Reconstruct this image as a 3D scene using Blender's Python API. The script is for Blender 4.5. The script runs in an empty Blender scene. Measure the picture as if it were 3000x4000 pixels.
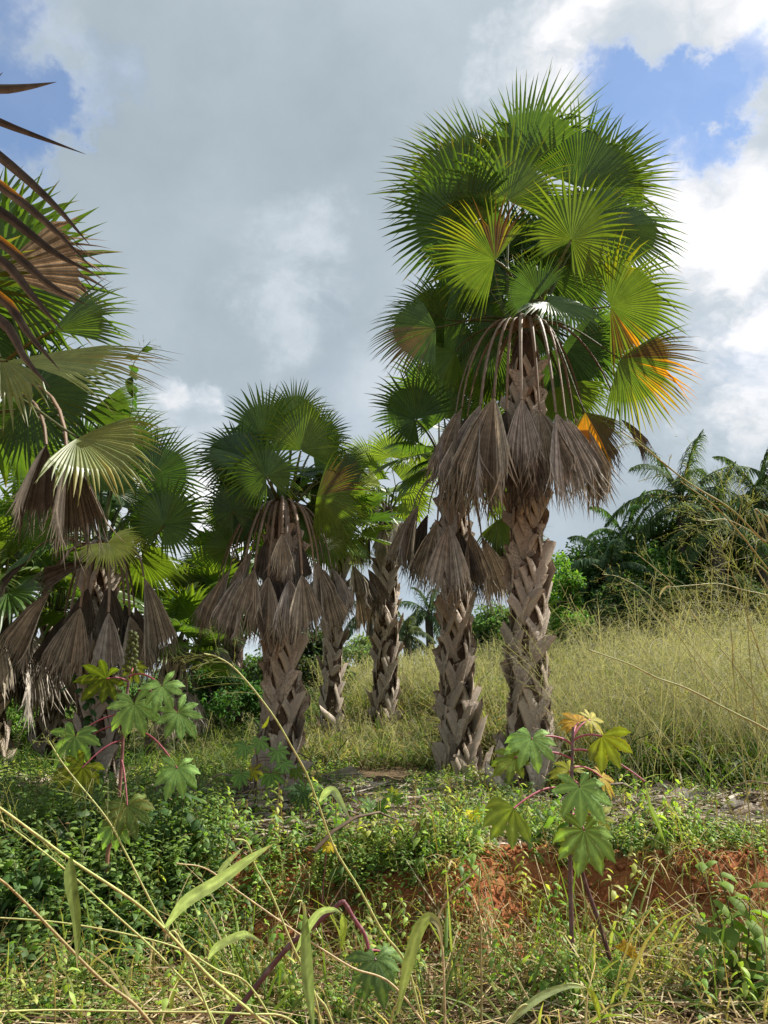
import bpy, math, random
import numpy as np
from mathutils import Vector, Matrix
rad = math.radians
RNG = np.random.default_rng(7)
scene = bpy.context.scene
COL = scene.collection

# ------------------------------------------------------------------ camera
PITCH = rad(13.0); EYE = 1.6
cam = bpy.data.cameras.new('camera'); cam.sensor_fit = 'HORIZONTAL'
cam.sensor_width = 36.0; cam.lens = 36.0; cam.clip_start = 0.05; cam.clip_end = 3000
camo = bpy.data.objects.new('camera', cam); COL.objects.link(camo)
camo.location = (0, 0, EYE); camo.rotation_euler = (rad(90) + PITCH, 0, 0)
scene.camera = camo
CP, SP = math.cos(PITCH), math.sin(PITCH)

def pdir(px, py):
    x = (px - 829.5) / 1659.0; v = (1106 - py) / 1659.0
    return np.array([x, CP - v * SP, SP + v * CP])
def W(px, py, Y):
    """the real place seen at (px, py) of the 1659 x 2212 photograph, Y metres ahead"""
    d = pdir(px, py); return np.array([0, 0, EYE]) + d * (Y / d[1])
def SC(px, py, Y):
    """metres per photo pixel there"""
    return Y / pdir(px, py)[1] / 1659.0

# ------------------------------------------------------------------ sky, sun, exposure
SUN_TO = np.array([0.88, 0.34, 1.02]); SUN_TO /= np.linalg.norm(SUN_TO)
SUN_EL = math.asin(SUN_TO[2]); SUN_AZ = math.atan2(SUN_TO[0], SUN_TO[1])
sun = bpy.data.lights.new('sun', 'SUN'); sun.energy = 5.0; sun.angle = rad(0.6); sun.color = (1, 0.95, 0.86)
suno = bpy.data.objects.new('sun', sun); COL.objects.link(suno)
suno.rotation_euler = Vector(SUN_TO).to_track_quat('Z', 'Y').to_euler(); suno.location = (20, 20, 40)
scene.view_settings.view_transform = 'Standard'; scene.view_settings.look = 'None'
scene.view_settings.exposure = 0.82; scene.view_settings.gamma = 1.0
try: scene.view_settings.use_curve_mapping = False
except Exception: pass

class NT:
    def __init__(s, tree): s.t = tree; s.t.nodes.clear()
    def n(s, kind, **kw):
        nd = s.t.nodes.new(kind)
        for k, v in kw.items():
            if k.startswith('i_'):
                nd.inputs[k[2:].replace('_', ' ')].default_value = v
            else: setattr(nd, k, v)
        return nd
    def set(s, sock, v):
        if isinstance(v, bpy.types.NodeSocket): s.t.links.new(v, sock)
        else: sock.default_value = v
    def m(s, op, a, b=None, c=None, clamp=False):
        nd = s.t.nodes.new('ShaderNodeMath'); nd.operation = op; nd.use_clamp = clamp
        s.set(nd.inputs[0], a)
        if b is not None: s.set(nd.inputs[1], b)
        if c is not None: s.set(nd.inputs[2], c)
        return nd.outputs[0]
    def v(s, op, a, b=None, out=0):
        nd = s.t.nodes.new('ShaderNodeVectorMath'); nd.operation = op
        s.set(nd.inputs[0], a)
        if b is not None:
            if op == 'SCALE': s.set(nd.inputs['Scale'], b)
            else: s.set(nd.inputs[1], b)
        return nd.outputs['Value'] if op in ('DOT_PRODUCT', 'LENGTH') else nd.outputs[0]
    def mr(s, val, a, b, c=0.0, d=1.0, smooth=True):
        nd = s.t.nodes.new('ShaderNodeMapRange'); nd.interpolation_type = 'SMOOTHSTEP' if smooth else 'LINEAR'
        s.set(nd.inputs['Value'], val)
        for k, x in zip(('From Min', 'From Max', 'To Min', 'To Max'), (a, b, c, d)): s.set(nd.inputs[k], x)
        return nd.outputs[0]
    def noise(s, vec, scale, detail=6, rough=0.55, out='Fac', dist=0.0):
        nd = s.t.nodes.new('ShaderNodeTexNoise')
        if vec is not None: s.t.links.new(vec, nd.inputs['Vector'])
        nd.inputs['Scale'].default_value = scale; nd.inputs['Detail'].default_value = detail
        nd.inputs['Roughness'].default_value = rough; nd.inputs['Distortion'].default_value = dist
        return nd.outputs['Fac'] if out == 'Fac' else nd.outputs['Color']
    def mix(s, f, a, b, mode='MIX'):
        nd = s.t.nodes.new('ShaderNodeMix'); nd.data_type = 'RGBA'; nd.blend_type = mode
        s.set(nd.inputs[0], f); s.set(nd.inputs[6], a); s.set(nd.inputs[7], b)
        return nd.outputs[2]

world = bpy.data.worlds.new('World'); scene.world = world; world.use_nodes = True
nt = NT(world.node_tree)
sky = nt.n('ShaderNodeTexSky', sky_type='NISHITA'); sky.sun_disc = False
sky.sun_elevation = SUN_EL; sky.sun_rotation = SUN_AZ; sky.air_density = 1.0; sky.dust_density = 0.0; sky.ozone_density = 4.0
bg1 = nt.n('ShaderNodeBackground'); nt.t.links.new(sky.outputs[0], bg1.inputs[0]); bg1.inputs[1].default_value = 0.108
tc = nt.n('ShaderNodeTexCoord'); D0 = nt.v('NORMALIZE', tc.outputs['Generated'])
sep = nt.n('ShaderNodeSeparateXYZ'); nt.t.links.new(D0, sep.inputs[0])
# clouds lie on a layer: they shrink towards the horizon
den = nt.m('ADD', nt.m('MAXIMUM', sep.outputs[2], 0.0), 0.45)
pl = nt.v('SCALE', D0, nt.m('DIVIDE', 1.0, den))
wcol = nt.noise(pl, 3.2, 5, 0.6, out='Color')
warp = nt.v('SCALE', nt.v('SUBTRACT', wcol, (0.5, 0.5, 0.5)), 0.22)
plw = nt.v('ADD', pl, warp)
DW = nt.v('NORMALIZE', nt.v('ADD', D0, nt.v('SCALE', nt.v('SUBTRACT', nt.noise(D0, 7.0, 7, 0.62, out='Color'), (0.5, 0.5, 0.5)), 0.24)))
def spot(px, py, r_out, r_in, vec=DW):
    d = pdir(px, py); d = d / np.linalg.norm(d)
    return nt.mr(nt.v('DOT_PRODUCT', vec, tuple(d)), math.cos(rad(r_out)), math.cos(rad(r_in)))
def total(lst, w):
    acc = None
    for s_, wt in zip(lst, w):
        x = nt.m('MULTIPLY', s_, wt); acc = x if acc is None else nt.m('ADD', acc, x)
    return acc
holes = total([spot(0, 110, 6.0, 0.0), spot(90, 210, 4.2, 0.0), spot(225, 200, 3.0, 0.0), spot(60, 310, 4.2, 0), spot(1365, 190, 3.8, .2),
               spot(1470, 215, 3.8, .3), spot(1600, 145, 3.4, .2), spot(640, 2000, 2, 1)], [1.0, .55, .4, .75, 1, 1, .9, 0])
n1 = nt.noise(plw, 2.3, 8, 0.56)
n2 = nt.noise(plw, 1.25, 9, 0.52)
n3 = nt.noise(plw, 5.5, 6, 0.6)
whites = total([spot(1190, 150, 5.0, .5), spot(1430, 400, 7.5, 1.0), spot(1620, 560, 7.0, 1.5), spot(1640, 780, 8, 1.5), spot(1600, 60, 7, 1),
                spot(410, 850, 2.4, .3), spot(640, 600, 6.0, .5), spot(1330, 40, 5, 1), spot(150, 150, 4, .5), spot(150, 1200, 16, 2), spot(500, 1240, 8, 1)],
               [.40, .30, .26, .28, .25, .28, .14, .22, .12, .16, .30])
greys = total([spot(480, 480, 21, 5), spot(900, 260, 17, 4), spot(1450, 880, 13, 2), spot(620, 780, 10, 1)], [.11, .05, .09, .05])
cov = nt.m('ADD', nt.m('MULTIPLY', nt.m('SUBTRACT', n1, 0.5), 1.5), nt.m('ADD', 0.98, nt.m('MULTIPLY', nt.m('SUBTRACT', n3, 0.5), 0.55)))
cov = nt.m('SUBTRACT', cov, nt.m('MULTIPLY', holes, 1.04))
mask = nt.mr(cov, -0.12, 1.0)
thin = nt.mr(cov, 0.85, 0.45)
b = nt.m('ADD', 0.545, nt.m('MULTIPLY', nt.m('SUBTRACT', n2, 0.5), 0.40))
b = nt.m('ADD', b, nt.m('MULTIPLY', nt.m('SUBTRACT', n3, 0.5), 0.10))
b = nt.m('SUBTRACT', b, greys)
b = nt.m('ADD', b, nt.m('MULTIPLY', whites, nt.mr(n3, 0.34, 0.64, 0.15, 1.30)))
b = nt.m('ADD', b, nt.m('MULTIPLY', thin, 0.08))
b = nt.m('MAXIMUM', b, 0.26)
tint = nt.mix(nt.mr(b, 0.40, 0.85), (0.83, 0.985, 1.11, 1), (0.99, 1.0, 1.03, 1))
cc = nt.v('SCALE', tint, b)
bg2 = nt.n('ShaderNodeBackground'); nt.t.links.new(cc, bg2.inputs[0]); bg2.inputs[1].default_value = 0.665
mask = nt.m('ADD', nt.m('MULTIPLY', mask, 0.84), 0.16)
mx = nt.n('ShaderNodeMixShader'); nt.t.links.new(mask, mx.inputs[0])
nt.t.links.new(bg1.outputs[0], mx.inputs[1]); nt.t.links.new(bg2.outputs[0], mx.inputs[2])
out = nt.n('ShaderNodeOutputWorld'); nt.t.links.new(mx.outputs[0], out.inputs[0])
try: world.cycles.sampling_method = 'MANUAL'; world.cycles.sample_map_resolution = 512
except Exception: pass
scene.cycles.max_bounces = 7; scene.cycles.transparent_max_bounces = 4
scene.cycles.diffuse_bounces = 3; scene.cycles.transmission_bounces = 5; scene.cycles.glossy_bounces = 2

# ------------------------------------------------------------------ helpers: numbers
def nrm(a): return a / np.maximum(np.linalg.norm(a, axis=-1, keepdims=True), 1e-9)
def A3(*a): return np.array(a, float)
_perm = np.random.default_rng(3).random((256, 256))
def vnoise(x, y, s=1.0):
    x = np.asarray(x, float) * s + 1000.0; y = np.asarray(y, float) * s + 1000.0
    xi = np.floor(x).astype(int); yi = np.floor(y).astype(int); fx = x - xi; fy = y - yi
    fx = fx * fx * (3 - 2 * fx); fy = fy * fy * (3 - 2 * fy)
    g = lambda a, b_: _perm[a % 256, b_ % 256]
    return (g(xi, yi) * (1 - fx) + g(xi + 1, yi) * fx) * (1 - fy) + (g(xi, yi + 1) * (1 - fx) + g(xi + 1, yi + 1) * fx) * fy - 0.5
def sst(x, a, b_):
    t = np.clip((x - a) / (b_ - a), 0, 1); return t * t * (3 - 2 * t)
def ground_h(x, y):
    x = np.asarray(x, float); y = np.asarray(y, float)
    yb = 5.35 + 0.42 * vnoise(x, y * 0 + 3, 0.8) + 0.26 * vnoise(x, y * 0, 2.1) + 0.25 * sst(x, 0.6, -0.6) - 0.05 * sst(x, 1.2, 2.2)
    wdt = 0.30 + 0.35 * sst(x, 1.3, 0.2)            # the bank is steep on the right, gentler on the left
    h = 0.50 * sst(y, yb - wdt, yb + wdt * 0.55)
    h = h + 0.02 * np.clip(y - 6, 0, 4)
    right = sst(x, -5.0, 9.0)
    h = h + (0.02 + 0.120 * right) * np.clip(y - 9.3, 0, 19) + 0.058 * right * np.clip(np.minimum(x, 15) - 2, 0, 20) * sst(y, 9, 18)
    h = h - 0.012 * np.clip(y - 30, 0, 400) * (1 - right)
    h = h + 0.010 * np.clip(y - 28, 0, 60) * right
    near = sst(y, 40, 12)
    h = h + near * (0.10 * vnoise(x, y, 0.9) + 0.05 * vnoise(x + 9, y, 2.6) + 0.03 * vnoise(x, y + 5, 6.1))
    h = h - 0.16 * np.exp(-((x + 0.35) / 0.8) ** 2 - ((y - 5.15) / 0.35) ** 2)     # dark hollow in the bank
    h = h + 0.28 * np.exp(-((x + 3.6) / 0.55) ** 2 - ((y - 6.9) / 0.5) ** 2)      # heap of red earth on the left
    return h

# ------------------------------------------------------------------ helpers: meshes
def grid_q(M, K, C, wrap=False, off=0):
    m = np.arange(M)[:, None, None] * (K * C); k = np.arange(K - 1)[None, :, None] * C
    c = np.arange(C if wrap else C - 1)[None, None, :]; c2 = (c + 1) % C
    a = m + k + c; b_ = m + k + c2; d = m + k + C + c; e = m + k + C + c2
    return np.stack([a, b_, e, d], -1).reshape(-1, 4) + off
class Buf:
    def __init__(s): s.v = []; s.q = []; s.c = []; s.mi = []; s.n = 0
    def grid(s, P, col, wrap=False, mi=0):
        P = np.asarray(P, float)
        if P.ndim == 3: P = P[None]
        M, K, C, _ = P.shape
        col = np.broadcast_to(np.asarray(col, float), (M, K, C, 3)) if np.ndim(col) in (1, 4) else np.broadcast_to(np.asarray(col, float)[:, None, None, :], (M, K, C, 3))
        q = grid_q(M, K, C, wrap, s.n)
        s.v.append(P.reshape(-1, 3)); s.c.append(col.reshape(-1, 3)); s.q.append(q)
        s.mi.append(np.full(len(q), mi)); s.n += M * K * C
    def quads(s, P, Q, col, mi=0):
        P = np.asarray(P, float); s.v.append(P); s.c.append(np.broadcast_to(np.asarray(col, float), (len(P), 3)))
        Q = np.asarray(Q); s.q.append(Q + s.n); s.mi.append(np.full(len(Q), mi)); s.n += len(P)
    def build(s, name, mats, parent=None, origin=None, smooth=True):
        V = np.concatenate(s.v); Q = np.concatenate(s.q); C = np.concatenate(s.c); MI = np.concatenate(s.mi)
        o3 = np.zeros(3)
        if parent is not None:
            p = parent
            while p is not None: o3 = o3 + np.array(p.location); p = p.parent
        elif origin is not None: o3 = np.array(origin, float)
        me = bpy.data.meshes.new(name)
        me.vertices.add(len(V)); me.vertices.foreach_set('co', (V - o3).astype(np.float32).ravel())
        me.loops.add(len(Q) * 4); me.loops.foreach_set('vertex_index', Q.astype(np.int32).ravel())
        me.polygons.add(len(Q)); me.polygons.foreach_set('loop_start', np.arange(0, len(Q) * 4, 4, dtype=np.int32))
        me.polygons.foreach_set('material_index', MI.astype(np.int32))
        me.polygons.foreach_set('use_smooth', np.full(len(Q), smooth))
        at = me.attributes.new('col', 'FLOAT_COLOR', 'POINT')
        at.data.foreach_set('color', np.concatenate([np.clip(C, 0, 4), np.ones((len(C), 1))], 1).astype(np.float32).ravel())
        for m_ in (mats if isinstance(mats, (list, tuple)) else [mats]): me.materials.append(m_)
        me.update(calc_edges=True)
        ob = bpy.data.objects.new(name, me); COL.objects.link(ob)
        if parent is not None: ob.parent = parent
        elif origin is not None: ob.location = origin
        return ob
def thing(name, loc, label, cat, group=None):
    o = bpy.data.objects.new(name, None); COL.objects.link(o); o.location = tuple(float(a) for a in loc)
    o.empty_display_size = 0.1; o['label'] = label; o['category'] = cat
    if group: o['group'] = group
    return o
def tagmesh(o, label, cat, group=None):
    o['label'] = label; o['category'] = cat
    if group: o['group'] = group
def stuff(o, label, cat):
    o['label'] = label; o['category'] = cat; o['kind'] = 'stuff'

def frame_t(T):
    ref = np.where(np.abs(T[..., 2:3]) > 0.9, A3(1, 0, 0), A3(0, 0, 1)); n = nrm(np.cross(T, ref)); return n, np.cross(n, T)
def tube(buf, pts, r, col, sides=6, mi=0, flat=1.0):
    """pts (K,3) or (M,K,3); r scalar/(K,)/(M,K)"""
    P = np.asarray(pts, float)
    if P.ndim == 2: P = P[None]
    M, K, _ = P.shape; R = np.broadcast_to(np.asarray(r, float), (M, K))
    T = nrm(np.gradient(P, axis=1)); n = np.zeros_like(P)
    n0, _b = frame_t(T[:, 0]); n[:, 0] = n0
    for k in range(1, K):
        v_ = n[:, k - 1] - T[:, k] * np.sum(n[:, k - 1] * T[:, k], -1, keepdims=True); n[:, k] = nrm(v_)
    b_ = np.cross(T, n); a = np.linspace(0, 2 * np.pi, sides, endpoint=False)
    G = P[:, :, None] + R[:, :, None, None] * (np.cos(a)[None, None, :, None] * n[:, :, None] + flat * np.sin(a)[None, None, :, None] * b_[:, :, None])
    c = np.asarray(col, float)
    if c.ndim == 1: c = c
    elif c.ndim == 2 and c.shape[0] == K and M == 1: c = c[None, :, None, :]
    elif c.ndim == 2: c = c[:, None, None, :]
    buf.grid(G, np.broadcast_to(c, (M, K, sides, 3)), wrap=True, mi=mi)
def smooth_path(pts, K):
    p = np.asarray(pts, float); n = len(p)
    P = np.vstack([2 * p[0] - p[1], p, 2 * p[-1] - p[-2]]); t = np.linspace(0, n - 1 - 1e-6, K); i = t.astype(int); f = (t - i)[:, None]
    a, b_, c, d = P[i], P[i + 1], P[i + 2], P[i + 3]
    return 0.5 * ((2 * b_) + (-a + c) * f + (2 * a - 5 * b_ + 4 * c - d) * f ** 2 + (-a + 3 * b_ - 3 * c + d) * f ** 3)
def bez(a, b_, c, d, K):
    t = np.linspace(0, 1, K)[:, None]
    return (1 - t) ** 3 * a + 3 * (1 - t) ** 2 * t * b_ + 3 * (1 - t) * t * t * c + t ** 3 * d
DOWN = A3(0, 0, -1)
def ribbons(buf, P0, D0_, L, Wd, col, bend=0.6, K=5, side=None, prof=None, cross=2, fold=0.2, gp=1.0, rng=RNG, mi=0, curl=0.0, coltip=None):
    """many blades at once: start, direction, length, width"""
    M = len(P0); D0_ = nrm(D0_); s = np.linspace(0, 1, K); L = np.broadcast_to(L, (M,)); Wd = np.broadcast_to(Wd, (M,)); bend = np.broadcast_to(bend, (M,))
    P = np.zeros((M, K, 3)); P[:, 0] = P0; T = np.zeros((M, K, 3)); T[:, 0] = D0_
    for k in range(1, K):
        sm = (s[k] + s[k - 1]) / 2
        d = nrm(D0_ + DOWN * (bend * 1.6 * sm ** gp)[:, None]); P[:, k] = P[:, k - 1] + d * (L * (s[k] - s[k - 1]))[:, None]; T[:, k] = d
    if side is None:
        side = np.cross(D0_, DOWN); r_ = rng.normal(size=(M, 3)) * 0.35; side = nrm(side + r_)
    side = nrm(side - T[:, 0] * np.sum(side * T[:, 0], -1, keepdims=True))
    if prof is None: prof = np.clip(1.15 * (1 - s ** 2.2), 0.02, 1) * np.clip(0.55 + 1.6 * s, 0, 1)
    w = (Wd[:, None] * np.asarray(prof)[None, :] / 2)[:, :, None]
    S = side[:, None, :]
    if curl:
        nn = np.cross(T, S); S = nrm(S + nn * (s[None, :, None] * curl))
    if cross == 2: G = np.stack([P - S * w, P + S * w], 2)
    else:
        nn = nrm(np.cross(np.broadcast_to(S, T.shape), T)); G = np.stack([P - S * w, P - nn * w * fold * 2, P + S * w], 2)
    c = np.asarray(col, float)
    if c.ndim == 1: c = np.broadcast_to(c, (M, 3))
    C = np.broadcast_to(c[:, None, None, :], G.shape).copy()
    if coltip is not None:
        ct = np.broadcast_to(np.asarray(coltip, float), (M, 3))
        f = (np.clip(s - 0.55, 0, 1) / 0.45)[None, :, None, None]; C = C * (1 - f) + ct[:, None, None, :] * f
    buf.grid(G, C, mi=mi)
LEAFPROF = {3: [0.06, 1, 0.03], 4: [0.10, 1, 0.78, 0.03], 5: [0.10, .85, 1, 0.62, 0.03], 7: [.1, .62, .95, 1, .8, .42, .02]}
def leaves(buf, P0, D0_, L, Wd, col, K=4, bend=0.4, fold=0.18, rng=RNG, mi=0):
    ribbons(buf, P0, D0_, L, Wd, col, bend=bend, K=K, prof=LEAFPROF[K], cross=3, fold=fold, rng=rng, mi=mi)

# ------------------------------------------------------------------ materials
def veg_mat(name, transl=0.35, rough=0.5, spec=0.35, tr_tint=(1.35, 1.5, 0.6), var=0.35, nscale=18.0, aniso=None, bump=0.0):
    m_ = bpy.data.materials.new(name); m_.use_nodes = True; t = NT(m_.node_tree)
    at = t.n('ShaderNodeAttribute', attribute_name='col'); tcn = t.n('ShaderNodeTexCoord')
    nz = t.noise(tcn.outputs['Object'], nscale, 5, 0.6)
    fac = t.mr(nz, 0.25, 0.75, 1 - var, 1 + var, smooth=False)
    fac = t.m('MULTIPLY', fac, t.mr(t.noise(tcn.outputs['Object'], nscale * 9, 3, 0.6), 0.3, 0.7, 1 - var * .5, 1 + var * .5, smooth=False))
    c = t.v('SCALE', at.outputs['Color'], fac)
    p = t.n('ShaderNodeBsdfPrincipled'); t.t.links.new(c, p.inputs['Base Color'])
    p.inputs['Roughness'].default_value = rough; p.inputs['Specular IOR Level'].default_value = spec
    if bump:
        bp = t.n('ShaderNodeBump'); bp.inputs['Strength'].default_value = bump; bp.inputs['Distance'].default_value = 0.01
        t.t.links.new(t.noise(tcn.outputs['Object'], nscale * 3, 5, 0.7), bp.inputs['Height']); t.t.links.new(bp.outputs[0], p.inputs['Normal'])
    o = t.n('ShaderNodeOutputMaterial')
    if transl > 0:
        tr = t.n('ShaderNodeBsdfTranslucent'); t.t.links.new(t.v('MULTIPLY', c, tr_tint), tr.inputs['Color'])
        mxs = t.n('ShaderNodeMixShader'); mxs.inputs[0].default_value = transl
        t.t.links.new(p.outputs[0], mxs.inputs[1]); t.t.links.new(tr.outputs[0], mxs.inputs[2]); t.t.links.new(mxs.outputs[0], o.inputs[0])
    else: t.t.links.new(p.outputs[0], o.inputs[0])
    return m_
M_PALM = veg_mat('palm_leaf_green', 0.38, 0.40, 0.45, (2.0, 1.9, 0.5), 0.22, 9)
M_DEAD = veg_mat('palm_leaf_dry', 0.14, 0.8, 0.12, (1.15, 1.0, 0.8), 0.40, 14)
M_PET = veg_mat('petiole', 0.0, 0.55, 0.3, var=0.3, nscale=20)
M_GRASS = veg_mat('grass_blade', 0.42, 0.55, 0.25, (1.4, 1.5, 0.7), 0.2, 8)
M_HERB = veg_mat('herb_leaf', 0.42, 0.5, 0.3, (1.5, 1.7, 0.5), 0.22, 16)
M_CAST = veg_mat('castor_leaf', 0.36, 0.55, 0.22, (1.5, 1.6, 0.4), 0.16, 22, bump=0.35)
M_STEM = veg_mat('stem', 0.0, 0.5, 0.3, var=0.35, nscale=40, bump=0.2)
M_TREE = veg_mat('tree_leaf', 0.3, 0.7, 0.12, (1.5, 1.5, 0.5), 0.3, 2.0)
M_LITTER = veg_mat('dry_litter', 0.12, 0.85, 0.1, (1.2, 1.1, 0.8), 0.45, 15)
M_BARK = veg_mat('bark', 0.0, 0.9, 0.1, var=0.5, nscale=12, bump=0.8)

def bark_boot():
    m_ = bpy.data.materials.new('old_leaf_base'); m_.use_nodes = True; t = NT(m_.node_tree)
    tcn = t.n('ShaderNodeTexCoord'); oi = t.n('ShaderNodeObjectInfo'); at = t.n('ShaderNodeAttribute', attribute_name='col')
    mp = t.n('ShaderNodeMapping'); mp.inputs['Scale'].default_value = (1, 1, 0.12); t.t.links.new(tcn.outputs['Object'], mp.inputs[0])
    fib = t.noise(mp.outputs[0], 90, 4, 0.7); blot = t.noise(tcn.outputs['Object'], 11, 5, 0.65)
    r_ = oi.outputs['Random']
    warm = t.mix(r_, (0.24, 0.165, 0.115, 1), (0.52, 0.42, 0.32, 1))
    grey = t.mix(r_, (0.60, 0.52, 0.43, 1), (0.27, 0.22, 0.175, 1))
    c = t.mix(t.mr(blot, 0.35, 0.62), warm, grey)
    c = t.v('MULTIPLY', c, at.outputs['Color'])
    c = t.v('SCALE', c, t.mr(fib, 0.3, 0.7, 0.5, 1.35, smooth=False))
    lich = t.mr(t.noise(tcn.outputs['Object'], 48, 3, 0.6), 0.60, 0.72)
    c = t.mix(t.m('MULTIPLY', lich, 0.5), c, (0.36, 0.35, 0.31, 1))
    p = t.n('ShaderNodeBsdfPrincipled'); t.t.links.new(c, p.inputs['Base Color']); p.inputs['Roughness'].default_value = 0.72; p.inputs['Specular IOR Level'].default_value = 0.25
    bp = t.n('ShaderNodeBump'); bp.inputs['Strength'].default_value = 0.7; bp.inputs['Distance'].default_value = 0.006
    t.t.links.new(t.m('ADD', fib, blot), bp.inputs['Height']); t.t.links.new(bp.outputs[0], p.inputs['Normal'])
    o = t.n('ShaderNodeOutputMaterial'); t.t.links.new(p.outputs[0], o.inputs[0]); return m_
M_BOOT = bark_boot()
def ground_mat():
    m_ = bpy.data.materials.new('red_earth'); m_.use_nodes = True; t = NT(m_.node_tree)
    tcn = t.n('ShaderNodeTexCoord'); V = tcn.outputs['Object']
    big = t.noise(V, 0.9, 5, 0.6); mid = t.noise(V, 6, 6, 0.65); fine = t.noise(V, 55, 6, 0.7)
    at = t.n('ShaderNodeAttribute', attribute_name='col')
    red = t.mix(t.mr(mid, 0.3, 0.7), (0.30, 0.095, 0.038, 1), (0.45, 0.180, 0.080, 1))
    red = t.mix(t.mr(fine, 0.35, 0.7), t.v('SCALE', red, 0.62), red)
    hum = t.mix(t.mr(mid, 0.3, 0.7), (0.085, 0.058, 0.034, 1), (0.17, 0.12, 0.068, 1))
    hum = t.mix(t.mr(fine, 0.55, 0.75), hum, (0.26, 0.21, 0.14, 1))
    s_ = t.n('ShaderNodeSeparateColor'); t.t.links.new(at.outputs['Color'], s_.inputs[0])
    f = t.m('ADD', s_.outputs[0], t.m('MULTIPLY', t.m('SUBTRACT', big, 0.5), 1.2))
    c = t.mix(t.mr(f, 0.35, 0.62), hum, red)
    c = t.mix(s_.outputs[1], c, t.mix(t.mr(big, .3, .7), (0.10, 0.10, 0.035, 1), (0.19, 0.17, 0.07, 1)))
    p = t.n('ShaderNodeBsdfPrincipled'); t.t.links.new(c, p.inputs['Base Color']); p.inputs['Roughness'].default_value = 0.95; p.inputs['Specular IOR Level'].default_value = 0.08
    bp = t.n('ShaderNodeBump'); bp.inputs['Strength'].default_value = 1.0; bp.inputs['Distance'].default_value = 0.03
    t.t.links.new(t.m('ADD', t.m('MULTIPLY', mid, 1.0), t.m('MULTIPLY', fine, 0.5)), bp.inputs['Height']); t.t.links.new(bp.outputs[0], p.inputs['Normal'])
    o = t.n('ShaderNodeOutputMaterial'); t.t.links.new(p.outputs[0], o.inputs[0]); return m_
M_GROUND = ground_mat()

# ------------------------------------------------------------------ ground
def axis(dense0, dense1, step, far0, far1, n):
    g0 = dense0 - np.geomspace(step, dense0 - far0, n)[::-1]; g1 = dense1 + np.geomspace(step, far1 - dense1, n)
    return np.concatenate([g0, np.arange(dense0, dense1, step), g1])
gx = axis(-6.5, 7.0, 0.05, -900, 900, 34); gy = axis(3.2, 12.5, 0.045, -300, 1500, 36)
GX, GY = np.meshgrid(gx, gy, indexing='ij')
GZ = ground_h(GX, GY)
nb = sst(GY, 11, 8) * sst(GY, 2.5, 3.5)
GZ = GZ + nb * (0.035 * vnoise(GX, GY, 11) + 0.02 * vnoise(GX + 3, GY, 23))
redness = 0.25 + 0.55 * sst(GY, 6.6, 5.7) + 0.25 * sst(GX, -1, 2) * sst(GY, 6.5, 6.0)
redness = redness + 0.6 * np.exp(-((GX + 2.0) / 0.9) ** 2 - ((GY - 4.85) / 0.4) ** 2) + 0.5 * np.exp(-((GX + 3.4) / 0.8) ** 2 - ((GY - 6.9) / 0.8) ** 2) + 0.35 * np.exp(-((GX + 2.2) / .4) ** 2 - ((GY - 8.2) / 0.5) ** 2)
farg = sst(GY, 9.5, 13) + sst(np.abs(GX), 7, 12); farg = np.clip(farg, 0, 1)
gb = Buf(); gb.grid(np.stack([GX, GY, GZ], -1), np.stack([redness, farg, 0 * farg], -1)[None])
gro = gb.build('ground', M_GROUND, origin=(0, 0, 0)); gro['kind'] = 'structure'
# low blue hills far behind on the left
hb = Buf(); xs = np.linspace(-500, 900, 90); ys = np.linspace(700, 1100, 12)
HX, HY = np.meshgrid(xs, ys, indexing='ij')
HZ = -14 + 26 * np.sin((HY - 700) / 400 * np.pi) * (0.6 + 0.9 * (vnoise(HX, HX * 0, 0.006) + .5) + .25 * vnoise(HX, HY, .02))
hb.grid(np.stack([HX, HY, HZ], -1), A3(0.10, 0.15, 0.16)); ho = hb.build('hills', M_TREE, origin=(0, 0, 0)); ho['kind'] = 'structure'

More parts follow.
